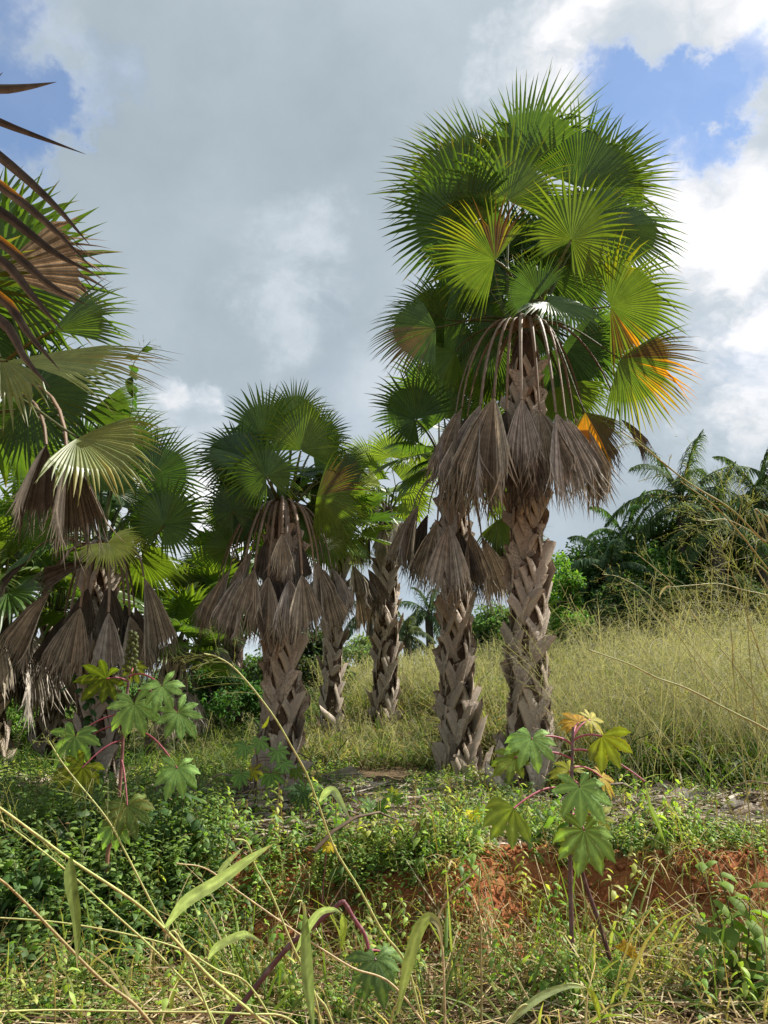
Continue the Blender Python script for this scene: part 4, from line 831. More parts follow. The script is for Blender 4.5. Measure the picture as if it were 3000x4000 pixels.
straw('straw', 'dry straw below the red bank', 900, 3.7, 4.9, -.1, .6, .3, .9, .009, ST, rg, ang=(-.45, .5), lift=.12)
LT = [(.36, .30, .235), (.27, .215, .16), (.46, .39, .31), (.15, .115, .085), (.54, .46, .36)]
straw('palm_litter', 'grey split palm leaf litter spread under the palms', 5200, 6.0, 9.2, -.5, .62, .12, .45, .026, LT, rg, tilt=.2, lift=.09)
straw('palm_litter', 'thick heap of grey palm leaf litter at the foot of the right slope', 2600, 6.1, 7.4, .27, .62, .2, .6, .03, LT, rg, ang=(.15, .45), lift=.16)
straw('palm_litter', 'thick heap of grey palm leaf litter round the foot of the broad palm', 2200, 6.2, 8.3, -.30, .02, .2, .6, .028, LT, rg, ang=(.1, .5), lift=.14)

# clods of red earth
def clods(n, y0, y1, xa, xb, rng, r0, r1):
    x, y = scatter(n, y0, y1, xa, xb, rng); z = ground_h(x, y); r_ = rng.uniform(r0, r1, n) * rng.uniform(.4, 1, n); b_ = Buf()
    t = np.array([0, .33, .67, 1]) * np.pi; a = np.arange(6) / 6 * 2 * np.pi
    U = np.stack([np.sin(t)[:, None] * np.cos(a), np.sin(t)[:, None] * np.sin(a), np.cos(t)[:, None] * np.ones(6)], -1)
    G = np.stack([x, y, z + r_ * .3], -1)[:, None, None] + U[None] * r_[:, None, None, None] * (1 + .25 * rng.normal(size=(n, 4, 6, 1)) * np.array([0, 1, 1, 0])[None, :, None, None]) * A3(1, 1, .75)
    c = A3(.38, .14, .062) * rng.uniform(.55, 1.25, (n, 1)); b_.grid(G, c, wrap=True)
    o = b_.build('soil_clods', M_BARK, origin=(0, 0, 0)); stuff(o, 'crumbly clods of red earth on the bank', 'soil')
clods(9000, 4.3, 6.6, -.6, .62, rg, .006, .022)
clods(1200, 4.7, 5.9, -.3, .62, rg, .015, .040)

# ------------------------------------------------------------------ castor plants
def castor_leaf(parent, hub, A, N, R, col, rng, stem_from, pet=(.28, .07, .09), lobes=8, span=158, grav=.35, edge=None, label=None, pr=.005, tipcol=None):
    S = np.array([.02, .12, .22, .32, .40, .48, .56, .64, .72, .80, .88, .95, 1.0]); H = np.asarray(hub, float); R = R * 1.03; A = nrm(np.asarray(A, float)); N = np.asarray(N, float); N = nrm(N - A * np.dot(A, N)); B = np.cross(A, N)
    te = np.linspace(-rad(span), rad(span), lobes + 1); tm = (te[1:] + te[:-1]) / 2; K = len(S)
    L = R * (1 - .50 * (np.abs(tm) / np.pi) ** 1.2) * rng.uniform(.9, 1.06, lobes)
    d0 = np.cos(tm)[:, None] * A + np.sin(tm)[:, None] * B + .10 * N; d0 = nrm(d0)
    dr = nrm(DOWN * .8 - N * .4); P = np.zeros((lobes, K, 3)); P[:, 0] = H + d0 * (L * S[0])[:, None]; Dd = np.zeros_like(P); Dd[:, 0] = d0
    g = (grav + .12) * rng.uniform(.3, 1.9, lobes)
    for k in range(1, K):
        d = nrm(d0 + dr * (g * 1.5 * S[k] ** 1.3)[:, None]); P[:, k] = P[:, k - 1] + d * (L * (S[k] - S[k - 1]))[:, None]; Dd[:, k] = d
    sd = (-np.sin(tm)[:, None] * A + np.cos(tm)[:, None] * B)[:, None, :]; sd = nrm(sd - Dd * np.sum(sd * Dd, -1, keepdims=True)); nn = np.cross(sd, Dd)
    half = math.tan(rad(span) / lobes)
    prof = np.where(S < .33, S * half * 1.02, 0)
    body = np.interp(S, [.33, .5, .64, .8, .92, 1.0], [.33 * half, .165, .172, .120, .05, .002]); prof = np.where(S < .33, prof, body)
    saw = np.where(np.arange(K) % 2 == 0, .90, 1.09); saw[:4] = 1; saw[-1] = 1; P = P + (np.array([0.]) if False else nn * (np.sin(S * 11 + rng.uniform(0, 6))[None, :, None] * .018 * R * S[None, :, None]))
    w = (L[:, None] * prof * saw)[..., None]
    G = np.stack([P - sd * w + nn * w * .10, P - sd * w * .5 + nn * w * .22, P, P + sd * w * .5 + nn * w * .22, P + sd * w + nn * w * .10], 2)
    c = np.array(col) * rng.uniform(.88, 1.12, (lobes, 1)); C = np.broadcast_to(c[:, None, None, :], G.shape).copy(); C[:, :, 2] = C[:, :, 2] * 1.5 + A3(.05, .04, .01)
    if edge is not None:
        f = (np.array([1, .35, 0, .35, 1])[None, None, :, None] * rng.uniform(.2, .9, (lobes, 1, 1, 1))); C = C * (1 - f) + np.array(edge) * f
    if tipcol is not None:
        f = np.clip((S - .45) / .5, 0, 1)[None, :, None, None] * rng.uniform(.3, 1, (lobes, 1, 1, 1)); C = C * (1 - f) + np.array(tipcol) * f
    b_ = Buf(); b_.grid(G, C); lo = b_.build('leaf', M_CAST, parent)
    if label: lo['label'] = label
    s0 = np.asarray(stem_from, float); LL = np.linalg.norm(H - s0); pp = bez(s0, s0 + nrm(H - s0) * LL * .35 + A3(0, 0, LL * .18), H - (H - s0) * .3 + A3(0, 0, LL * .10), H, 9)
    b2 = Buf(); tube(b2, pp, np.linspace(pr * 1.3, pr, 9), pet, 6); b2.build('petiole', M_STEM, lo); return lo
def stem_part(root, pts, r0, r1, col, name='stem', K=60, nodes=16, sides=8, col2=None):
    P = smooth_path(pts, K); s = np.linspace(0, 1, K); r_ = r0 + (r1 - r0) * s
    ph = (s * nodes) % 1.0; r_ = r_ * (1 + .22 * np.exp(-(np.minimum(ph, 1 - ph) / .08) ** 2)); c = np.broadcast_to(np.asarray(col, float), (K, 3)).copy()
    if col2 is not None: c = c * (1 - s[:, None]) + np.asarray(col2) * s[:, None]
    nd = np.exp(-(np.minimum(ph, 1 - ph) / .06) ** 2)[:, None]; c = c * (1 - nd * .5) + A3(.30, .24, .2) * nd * .5
    b_ = Buf(); tube(b_, P, r_, c, sides); return b_.build(name, M_STEM, root), P
rc = np.random.default_rng(71)
CG, CD, CY = (.21, .36, .095), (.15, .27, .07), (.20, .22, .02)
UPL = (0, -1, .9)          # upper side turned to the camera
# left castor plant
YC = 5.3; b0 = W(258, 2062, YC); b0[2] = float(ground_h(b0[0], b0[1])) - .02
cl = thing('castor_plant', b0, 'tall castor plant on the left with a spike of green fruits', 'plant', 'castor plants')
st, P = stem_part(cl, [b0, W(238, 1990, YC), W(232, 1850, YC), W(250, 1790, YC), W(262, 1660, YC), W(268, 1560, YC), W(278, 1470, YC)], .016, .009, (.30, .16, .09), nodes=20, col2=(.13, .05, .065))
sp = lambda x, y: W(x, y, YC)
for (hx, hy, al, dep, r, col, sx, sy, kw) in [
 (290, 1521, 170, -.15, 80, CG, 268, 1560, {}), (162, 1590, 190, -.1, 76, CD, 262, 1545, {}), (350, 1482, 165, -.2, 62, CG, 278, 1462, {}), (230, 1466, 250, -.05, 70, (.10, .15, .02), 278, 1473, {'N': (0, 1, .6)}),
 (178, 1658, 215, .0, 72, (.11, .14, .02), 262, 1600, {'N': (0, 1, .6)}), (383, 1660, 175, -.2, 66, CG, 298, 1580, {}), (275, 1740, 172, -.2, 78, (.075, .13, .03), 262, 1640, {'edge': (.20, .17, .02)}),
 (290, 1440, 180, .1, 40, (.10, .12, .03), 280, 1465, {}), (385, 1540, 150, 0, 66, CD, 300, 1490, {}), (250, 1780, 190, -.1, 60, CG, 258, 1720, {}), (160, 1620, 200, .2, 62, CD, 260, 1570, {})]:
    N = kw.pop('N', UPL); castor_leaf(cl, W(hx, hy, YC - .15 + .25 * (dep > 0) + rc.normal() * .05), A3(math.sin(rad(al)), dep * 2, math.cos(rad(al))), N, r * SC(hx, hy, YC), col, rc, sp(sx, sy), **kw)
# fruit spike
fb = Buf(); top = W(289, 1366, YC); bot = W(281, 1450, YC); tube(fb, [bot, (top + bot) / 2, top], [.007, .005, .003], A3(.10, .10, .05), 6)
t = np.array([0, .25, .5, .75, 1]) * np.pi; a = np.arange(7) / 7 * 2 * np.pi; U = np.stack([np.sin(t)[:, None] * np.cos(a), np.sin(t)[:, None] * np.sin(a), np.cos(t)[:, None] * np.ones(7)], -1)
spk = fb.build('fruit_spike', M_STEM, cl)
for i in range(34):
    f = i / 33; az = i * 2.4; c = bot + (top - bot) * f + A3(math.cos(az), math.sin(az), 0) * (.042 - .022 * f); q = Buf()
    q.grid((c + U * .0155 * (1 + .12 * rc.normal(size=(5, 7, 1)) * np.array([0, 1, 1, 1, 0])[:, None, None]))[None], A3(.13, .15, .055) * rc.uniform(.7, 1.2), wrap=True); q.build('fruit', M_CAST, spk)
# right castor plant with two stems
YR = 4.45; b0 = W(1245, 2235, YR); b0[2] = float(ground_h(b0[0], b0[1])) - .02
cr = thing('castor_plant', b0, 'two stemmed castor plant in the right foreground with red leaf stalks', 'plant', 'castor plants')
stem_part(cr, [b0, W(1238, 2120, YR), W(1232, 1900, YR), W(1233, 1760, YR), W(1236, 1640, YR), W(1238, 1570, YR)], .0145, .007, (.14, .065, .06), nodes=17, col2=(.16, .11, .12))
stem_part(cr, [b0 + A3(.30, .1, 0), W(1340, 2150, YR + .05), W(1300, 2010, YR + .05), W(1262, 1900, YR + .05), W(1240, 1800, YR)], .0135, .010, (.11, .05, .05), nodes=12)
for (hx, hy, al, dep, r, col, sx, sy, kw) in [
 (1148, 1596, 195, -.25, 78, CG, 1236, 1608, {}), (1110, 1638, 250, .05, 62, (.13, .20, .03), 1236, 1640, {'edge': (.28, .26, .02)}), (1300, 1590, 145, 0, 80, (.15, .20, .03), 1238, 1600, {'edge': (.34, .27, .02), 'N': (-.2, 1, .5), 'span': 95, 'lobes': 5}),
 (1250, 1562, 300, .3, 50, (.42, .24, .03), 1238, 1590, {'span': 110, 'label': 'orange withering leaf'}), (1275, 1555, 110, .2, 48, (.30, .27, .03), 1238, 1592, {}),
 (1252, 1700, 165, -.2, 82, CG, 1234, 1690, {}), (1262, 1795, 178, -.15, 98, CG, 1233, 1740, {'edge': (.20, .20, .02)}), (1230, 1665, 300, .4, 60, (.22, .23, .02), 1234, 1680, {}), (1300, 1680, 120, .3, 55, (.24, .22, .02), 1235, 1660, {'edge': (.5, .2, .02)}),
 (1393, 1688, 165, -.05, 128, (.12, .19, .02), 1238, 1620, {'span': 52, 'lobes': 3, 'N': (-1, .35, .2)}), (1110, 1746, 228, -.1, 84, (.22, .31, .045), 1226, 1705, {'N': (.5, 1, .4), 'span': 95, 'lobes': 5}),
 (1290, 1770, 30, .3, 52, (.22, .24, .02), 1235, 1760, {}), (1322, 2085, 180, -.1, 45, CD, 1330, 2130, {}), (1350, 2060, 30, 0, 30, (.42, .25, .02), 1330, 2120, {'span': 80})]:
    N = kw.pop('N', UPL); castor_leaf(cr, W(hx, hy, YR - .12 + .3 * (dep > .1) + rc.normal() * .03), A3(math.sin(rad(al)), dep * 2, math.cos(rad(al))), N, r * SC(hx, hy, YR), col, rc, W(sx, sy, YR), pet=(.36, .10, .13), **kw)
# young castor plants
def young_castor(bx, by, Y, top, lvs, label, col=CD, r=.007, stemc=(.12, .07, .06), pet=(.2, .1, .08)):
    b0 = W(bx, by, Y); b0[2] = float(ground_h(b0[0], b0[1])) - .01; root = thing('castor_plant', b0, label, 'plant', 'castor plants'); tp = W(top[0], top[1], Y)
    stem_part(root, [b0, (b0 + tp) / 2 + A3(rc.normal() * .02, 0, 0), tp], r, r * .6, stemc, K=24, nodes=7, sides=6)
    for (hx, hy, al, rr, c) in lvs:
        f = np.clip((hy - top[1]) / max(1, (by - top[1])), 0, .6); s0 = tp + (b0 - tp) * f * .6
        castor_leaf(root, W(hx, hy, Y + rc.normal() * .06 - .05), A3(math.sin(rad(al)), -.25, math.cos(rad(al))), UPL, rr * SC(hx, hy, Y), c or col, rc, s0, pr=.003, pet=pet)
young_castor(548, 1745, 7.1, (556, 1610), [(530, 1612, 230, 34, None), (562, 1600, 170, 30, None), (600, 1622, 150, 34, None), (586, 1672, 175, 42, None), (520, 1672, 200, 34, None), (545, 1668, 60, 30, (.30, .28, .02)), (612, 1650, 120, 28, None), (660, 1700, 180, 34, None), (640, 1660, 160, 30, (.09, .14, .02))], 'young castor plant in front of the broad palm foot', r=.009)
young_castor(850, 1925, 5.9, (848, 1732), [(845, 1722, 250, 26, (.08, .15, .02)), (858, 1728, 60, 24, (.08, .15, .02)), (850, 1715, 10, 22, (.2, .22, .05))], 'thin straight castor seedling with a small green top, centre', r=.006, stemc=(.25, .20, .17))
young_castor(812, 1850, 6.3, (806, 1760), [(806, 1750, 180, 40, (.04, .11, .015)), (800, 1745, 300, 34, (.05, .12, .015)), (822, 1745, 60, 30, (.05, .12, .015))], 'small deep green castor seedling, star shaped, centre', r=.005)
young_castor(660, 1870, 6.4, (655, 1720), [(655, 1712, 180, 38, (.04, .09, .03)), (640, 1705, 260, 28, (.04, .09, .03)), (672, 1700, 90, 26, None)], 'castor seedling with dark thin stem, right of the broad palm foot')
young_castor(900, 1930, 5.6, (902, 1790), [(902, 1784, 300, 20, (.2, .12, .05)), (912, 1776, 40, 22, (.12, .13, .05))], 'nearly bare reddish castor seedling, centre', r=.006, stemc=(.16, .05, .05))
young_castor(958, 1840, 6.1, (962, 1790), [(962, 1785, 180, 16, (.60, .52, .02)), (958, 1783, 300, 14, (.60, .50, .02)), (966, 1780, 60, 12, (.6, .5, .02))], 'small seedling with one yellow leaf, lower of the pair', r=.004)
young_castor(1020, 1830, 6.2, (1024, 1765), [(1024, 1760, 150, 20, (.60, .52, .02)), (1016, 1756, 270, 16, (.58, .5, .02)), (1030, 1754, 60, 15, (.45, .45, .02))], 'small seedling with yellow leaves, upper of the pair', r=.004)
young_castor(700, 1935, 5.3, (706, 1832), [(706, 1826, 280, 22, (.62, .46, .02)), (712, 1828, 120, 18, (.55, .42, .02))], 'red stemmed seedling with a yellow star of leaves', r=.006, stemc=(.16, .04, .05))
# bent castor stem
YB = 3.9; b0 = W(440, 2225, YB); b0[2] = float(ground_h(b0[0], b0[1]))
cb = thing('castor_plant', b0, 'broken castor plant bent over in the foreground with a limp leaf', 'plant', 'castor plants')
stem_part(cb, [b0, W(552, 2132, YB), W(625, 2044, YB), W(699, 1982, YB), W(735, 1951, YB), W(745, 1952, YB), W(765, 1985, YB), W(787, 2018, YB), W(798, 2056, YB)], .013, .008, (.10, .05, .045), nodes=12, K=90, col2=(.24, .07, .09))
castor_leaf(cb, W(812, 2075, YB - .05), A3(-.1, -.5, -1), UPL, 88 * SC(812, 2075, YB), (.11, .19, .06), rc, W(798, 2056, YB), grav=.8, span=165, pet=(.2, .1, .1))
castor_leaf(cb, W(830, 2060, YB + .05), A3(1, -.1, -.3), UPL, 62 * SC(812, 2075, YB), (.13, .22, .05), rc, W(798, 2056, YB), grav=.7)

# broad leaved bush, lower right
def leafy_bush(bx, by, Y, stems, label, col, L, name='leafy_weed', group='leafy weeds', seed=3, edgec=None):
    r_ = np.random.default_rng(seed); b0 = W(bx, by, Y); b0[2] = float(ground_h(b0[0], b0[1])) - .01; root = thing(name, b0, label, 'plant', group)
    for (tx, ty, lv) in stems:
        tp = W(tx, ty, Y + r_.normal() * .05); so, P = stem_part(root, [b0, (b0 * .5 + tp * .5) + A3(r_.normal() * .03, 0, .02), tp], .006, .003, (.10, .10, .04), K=20, nodes=6, sides=5)
        for i in range(lv):
            f = .30 + .70 * i / max(1, lv - 1); q = P[min(int(f * 19), 19)]; az = i * 2.5 + r_.random(); d = A3(math.cos(az), math.sin(az) * .8 - .3, .25 + r_.normal() * .25)
            lb = Buf(); l_ = L * r_.uniform(.7, 1.2) * (1.1 - .35 * f)
            c = np.array(col) * r_.uniform(.75, 1.3)
            leaves(lb, q[None], d[None], l_, l_ * .46, c, K=7, bend=r_.uniform(.5, 1.3), rng=r_, fold=.25); lb.build('leaf', M_CAST, root)
    return root
leafy_bush(1605, 2215, 4.35, [(1550, 1862, 12), (1510, 1870, 4), (1620, 1920, 8), (1650, 2000, 6), (1500, 2000, 3)], 'weed with broad drooping leaves in front of the dark bank, lower right', (.17, .26, .045), .20, seed=81)
leafy_bush(1640, 2200, 4.1, [(1645, 2040, 9), (1600, 2110, 8), (1659, 2120, 7)], 'dense bright weed in the lower right corner', (.14, .24, .04), .13, seed=82)
leafy_bush(1520, 2230, 4.2, [(1500, 2120, 7), (1550, 2100, 7)], 'small weed at the bottom edge near the right corner', (.08, .14, .03), .10, seed=83)
leafy_bush(360, 1990, 5.7, [(345, 1740, 14), (400, 1700, 14), (310, 1800, 10), (430, 1770, 10)], 'dark leafy shrub right of the left castor stem', (.06, .12, .035), .17, seed=84)
leafy_bush(480, 2000, 5.5, [(440, 1800, 10), (500, 1790, 10)], 'thin dark leafy weed between the castor plant and the centre', (.07, .13, .03), .12, seed=85)
leafy_bush(60, 2060, 5.2, [(30, 1860, 12), (90, 1840, 12), (140, 1880, 10)], 'dark weed with broad leaves at the left edge', (.07, .14, .035), .16, seed=86)
leafy_bush(740, 1960, 5.5, [(725, 1750, 10), (745, 1800, 8)], 'upright weed with long leaves in the centre', (.11, .20, .04), .15, seed=87)
leafy_bush(1130, 1800, 6.9, [(1100, 1700, 10), (1150, 1690, 10), (1070, 1730, 8)], 'pale green weed at the foot of the tallest palm', (.09, .15, .04), .10, seed=88)
leafy_bush(975, 1820, 6.6, [(960, 1730, 9), (1000, 1715, 9)], 'pale green weed at the foot of the slimmer palm', (.09, .16, .035), .09, seed=89)
leafy_bush(1340, 1900, 5.6, [(1320, 1780, 7), (1370, 1790, 6)], 'small weed on the edge of the red bank, right', (.10, .16, .03), .09, seed=90)

# ------------------------------------------------------------------ fallen fronds and stalks
def fallen_frond(px, py, Y, ang, R, label, kind='s', seed=1):
    r_ = np.random.default_rng(seed); p = W(px, py, Y); z = float(ground_h(p[0], p[1])); hub = A3(p[0], p[1], z + .07); a = rad(ang); A = A3(math.cos(a), math.sin(a), 0)
    e = hub + A * R; A[2] = (float(ground_h(e[0], e[1])) + .06 - hub[2]) / R
    root = thing('fallen_frond', (hub[0], hub[1], z), label, 'dead palm leaf', 'fallen palm fronds')
    frond(root, hub, A, A3(0, -.25, 1), R, kind, hub - A * .8 + A3(0, 0, .02), span=38, nseg=22, grav=.12, rng=r_, fold=.3, K=6, pr=.015)
fallen_frond(475, 1712, 7.4, 20, .55, 'grey fallen fan left of the broad palm foot', seed=91)
fallen_frond(430, 1680, 7.9, 170, .6, 'grey fallen fan behind the left castor plant, pointing left', seed=92)
fallen_frond(690, 1640, 8.9, 15, .6, 'grey fallen fan between the broad palm and the slimmer palm', 'd', seed=93)
fallen_frond(640, 1760, 6.9, 10, .6, 'fallen fan in front of the broad palm foot', 'b', seed=94)
fallen_frond(1400, 1740, 6.9, 12, .8, 'long fallen fan on the litter heap, right', 's', seed=95)
fallen_frond(1520, 1770, 6.5, 8, .7, 'fallen fan near the right edge on top of the litter', 's', seed=96)
fallen_frond(1560, 1700, 7.3, 160, .8, 'fallen fan at the foot of the grass slope', 'd', seed=97)
fallen_frond(880, 1890, 5.7, 30, .5, 'dark fallen fan on the bank in the centre', 'b', seed=98)
def pole(pts, r, label, col=(.42, .31, .17), name='fallen_stalk'):
    P = [W(*p) for p in pts]; P = [A3(p[0], p[1], float(ground_h(p[0], p[1])) + r + .03) for p in P]; root = thing(name, P[0], label, 'dead stalk', 'fallen stalks')
    b_ = Buf(); q = smooth_path(P, 24); tube(b_, q, np.linspace(r, r * .6, 24) * (1 + .1 * (np.arange(24) % 5 == 0)), np.array(col), 8, flat=.6); b_.build('stalk', M_STEM, root)
pole([(480, 1785, 6.75), (620, 1770, 6.8), (760, 1745, 6.9), (875, 1737, 7.0), (960, 1720, 7.1)], .024, 'long tan fallen stalk lying across the centre')
pole([(425, 1655, 8.2), (470, 1648, 8.2), (520, 1640, 8.3)], .028, 'short tan fallen stalk left of the broad palm', (.45, .34, .22))
pole([(650, 1712, 7.4), (720, 1700, 7.5)], .03, 'pale broken stalk beside the broad palm foot', (.46, .36, .25))
pole([(1320, 1760, 6.5), (1450, 1768, 6.4), (1600, 1750, 6.5)], .014, 'thin grey fallen stalk on the right litter heap', (.32, .27, .2))
pole([(1080, 1730, 7.2), (1110, 1690, 7.6), (1150, 1665, 7.9)], .05, 'thick grey fallen leaf stalk leaning at the foot of the tallest palm', (.20, .165, .13))

# ------------------------------------------------------------------ single grass stalks near the camera
def panicle(b_, P, rng, f0=.6, nb=14, L=.16, sub=4, w=.0011, col=(.24, .26, .10), grain=(.22, .23, .09), gs=.006):
    K = len(P); T = nrm(np.gradient(P, axis=0))
    for j in range(nb):
        f = f0 + (1 - f0) * (j + rng.random()) / nb; i = min(int(f * (K - 1)), K - 2); q = P[i] + (P[i + 1] - P[i]) * (f * (K - 1) - i)
        a = nrm(rng.normal(size=3)); a = nrm(a - T[i] * np.dot(a, T[i])); d = T[i] * .75 + a * .75
        l_ = L * (1.35 - f) * 1.6 * rng.uniform(.6, 1.2); m = 6; s = np.linspace(0, 1, m); pts = np.zeros((m, 3)); pts[0] = q
        for k in range(1, m): pts[k] = pts[k - 1] + nrm(d + DOWN * .35 * s[k]) * l_ / (m - 1)
        tube(b_, pts, w, np.array(col) * rng.uniform(.8, 1.2), 3)
        fs = rng.random(sub * 2) * .8 + .2; ii = np.minimum((fs * (m - 1)).astype(int), m - 2); qq = pts[ii] + (pts[ii + 1] - pts[ii]) * (fs * (m - 1) - ii)[:, None]
        dd = d + rng.normal(size=(len(fs), 3)) * .5; LL = l_ * .25 * rng.uniform(.5, 1.2, len(fs)); ribbons(b_, qq, dd, LL, w * 1.5, np.array(col), K=3, bend=.3, rng=rng, prof=[1, 1, 1])
        ends = qq + nrm(dd) * LL[:, None]; n = len(ends)
        leaves(b_, ends, rng.normal(size=(n, 3)) + A3(0, 0, -.5), gs * rng.uniform(.6, 1.3, n), gs * .5, np.array(grain) * rng.uniform(.7, 1.3, (n, 1)), K=3, rng=rng)
def culm(pts, Ys, r, label, leaves_=(), pan=None, col=(.42, .47, .16), col2=(.45, .35, .16), seed=0, nodes=5, name='grass_stalk'):
    """pts photo points root last; Ys distance (start, end)"""
    r_ = np.random.default_rng(seed + 500); n = len(pts); ys = np.linspace(Ys[0], Ys[1], n); P = [W(x, y, yy) for (x, y), yy in zip(pts, ys)]
    last = P[-1]; dirn = nrm(P[-1] - P[-2]); 
    # the stalk goes on down to the ground where it is rooted
    q = last.copy(); g = float(ground_h(q[0], q[1]))
    if q[2] > g + .02:
        d = dirn + A3(0, 0, -.6); d = nrm(d); t_ = (q[2] - g) / max(.15, -d[2]); e = q + d * t_; e[2] = float(ground_h(e[0], e[1])) - .02; P.append(e)
    P = P[::-1]; P = [p if i in (0, len(P) - 1) else p + r_.normal(size=3) * .006 for i, p in enumerate(P)]; root = thing(name, P[0], label, 'grass', 'tall single grass stalks'); K = 50; Q = smooth_path(P, K); s = np.linspace(0, 1, K)
    ph = (s * nodes) % 1; nd = np.exp(-(np.minimum(ph, 1 - ph) / .05) ** 2)
    c = np.array(col)[None] * (1 - (ph < .4)[:, None] * .35) + np.array(col2)[None] * (ph < .4)[:, None] * .35; c = c * (1 - .35 * nd[:, None])
    b_ = Buf(); tube(b_, Q, (r * 1.12 * (1 - .5 * s)) * (1 + .3 * nd), c, 7); b_.build('stem', M_STEM, root)
    if pan:
        b2 = Buf(); panicle(b2, Q, r_, **pan); b2.build('seed_head', M_GRASS, root)
    for lf in leaves_: leaf_strip(root, *lf)
    return root, Q
def leaf_strip(root, pts, Y, w, col=(.17, .25, .09), tw=0.0, tip=None, K=22, nref=(.05, -1, .35)):
    ys = np.linspace(Y[0], Y[1], len(pts)); P = smooth_path([W(x, y, yy) for (x, y), yy in zip(pts, ys)], K); s = np.linspace(0, 1, K)
    T = nrm(np.gradient(P, axis=0)); S = nrm(np.cross(T, nrm(np.array(nref, float)))); nn = np.cross(S, T)
    a = (tw * s + .12 * np.sin(s * 7))[:, None]; S = S * np.cos(a) + nn * np.sin(a); nn = np.cross(S, T)
    prof = (np.clip(.25 + 3 * s, 0, 1) * np.clip(1.12 * (1 - s ** 2.6), .015, 1))[:, None] * w * SC(pts[0][0], pts[0][1], Y[0]) / 2
    G = np.stack([P - S * prof + nn * prof * .22, P - S * prof * .45 + nn * prof * .10, P, P + S * prof * .45 + nn * prof * .10, P + S * prof + nn * prof * .22], 1)
    C = np.broadcast_to(np.array(col, float), (1, K, 5, 3)).copy(); C[:, :, 2] = C[:, :, 2] * 1.25 + .02; C = C * (1 + .14 * np.random.default_rng(len(pts) + int(pts[0][0])).normal(size=(1, K, 5, 1)))
    if tip is None: fb_ = np.clip((s - .86) / .12, 0, 1)[None, :, None, None]; C = C * (1 - fb_) + A3(.42, .34, .18) * fb_
    if tip is not None: f = np.clip((s - .6) / .4, 0, 1)[None, :, None, None]; C = C * (1 - f) + np.array(tip) * f
    b_ = Buf(); b_.grid(G, C); return b_.build('leaf', M_GRASS, root)
PG, GG, TN = (.36, .46, .22), (.13, .22, .05), (.50, .40, .22)
culm([(-60, 1712), (0, 1751), (147, 1851), (290, 1946), (357, 2007), (447, 2106), (553, 2199), (600, 2240)], (2.3, 3.1), .0058, 'thickest green grass stalk sloping from the left edge down to the bottom centre',
     [([(357, 2004), (400, 1950), (470, 1905), (540, 1855), (592, 1822)], (2.85, 2.7), 27, PG), ([(153, 1852), (152, 1900), (165, 1985), (167, 2095)], (2.45, 2.4), 25, (.20, .28, .07), .5)], seed=1)
culm([(-50, 1745), (0, 1777), (123, 1861), (233, 1952), (367, 2072), (467, 2212)], (2.5, 3.1), .0036, 'thin grass stalk running just under the thickest one, with side branches', pan={'f0': .55, 'nb': 12, 'L': .22, 'gs': .004}, seed=2)
culm([(-50, 1868), (0, 1909), (80, 1982), (210, 2106), (333, 2212)], (2.5, 2.9), .0052, 'tan grass stalk crossing the lower left corner', col=(.33, .27, .12), seed=3)
culm([(-40, 1985), (0, 1987), (167, 1999), (367, 2042), (470, 2095), (553, 2152)], (2.8, 3.3), .0036, 'nearly level green grass stalk in the lower left', seed=4)
culm([(-40, 2184), (0, 2184), (107, 2176), (300, 2187), (533, 2189), (640, 2215)], (2.7, 3.3), .0042, 'level grass stalk along the bottom left edge', seed=5)
culm([(105, 1600), (140, 1659), (230, 1776), (277, 1846), (357, 2004), (400, 2060)], (2.9, 3.0), .0038, 'green grass stalk rising left with a fine seed head before the castor plant', pan={'f0': .5, 'nb': 16, 'L': .15, 'gs': .007}, seed=6)
culm([(440, 1412), (466, 1421), (514, 1453), (586, 1541), (634, 1613), (662, 1665), (691, 1735), (724, 1835), (772, 1916), (827, 2011), (867, 2081), (900, 2160)], (3.2, 3.7), .0052, 'long grass stalk arching up in front of the broad palm trunk',
     [([(690, 1732), (705, 1712), (722, 1710), (740, 1740), (757, 1768)], (3.4, 3.3), 18, PG), ([(566, 1573), (574, 1565), (582, 1545)], (3.3, 3.3), 8, (.3, .35, .02))], pan={'f0': .78, 'nb': 14, 'L': .22, 'gs': .005}, seed=7)
culm([(505, 1812), (527, 1825), (550, 1872), (589, 1941), (636, 2044), (677, 2143), (713, 2212)], (3.0, 3.2), .0046, 'green grass stalk with two broad leaves, bottom centre left',
     [([(467, 1899), (490, 1865), (527, 1829)], (3.0, 3.0), 13, PG), ([(449, 2072), (470, 2045), (520, 2020), (540, 2022), (575, 2040)], (3.0, 2.9), 17, PG)], seed=8)
culm([(380, 1865), (442, 1881), (515, 1934), (644, 2015), (757, 2084), (860, 2140)], (3.3, 3.6), .0044, 'dry tan grass stalk slanting across the bottom centre', col=TN, seed=9)
culm([(640, 1948), (655, 1950), (664, 2040), (678, 2130), (690, 2212)], (3.0, 3.1), .004, 'upright stalk with broad arching leaves, bottom centre',
     [([(676, 2215), (664, 2100), (660, 2020), (658, 1950)], (3.0, 2.95), 26, (.20, .27, .12)), ([(640, 2055), (662, 2010), (690, 1972), (720, 1965), (742, 1975)], (3.0, 2.9), 16, PG), ([(740, 1972), (742, 2010), (735, 2058)], (2.95, 2.9), 15, (.30, .40, .04))], seed=10)
culm([(905, 2012), (885, 2080), (860, 2160), (845, 2215)], (3.0, 3.1), .004, 'stalk carrying one broad leaf that arches over, bottom centre right',
     [([(858, 2190), (878, 2100), (900, 2020), (925, 1982), (948, 2000), (956, 2050)], (3.0, 2.9), 26, (.19, .23, .09), .2, TN)], seed=11)
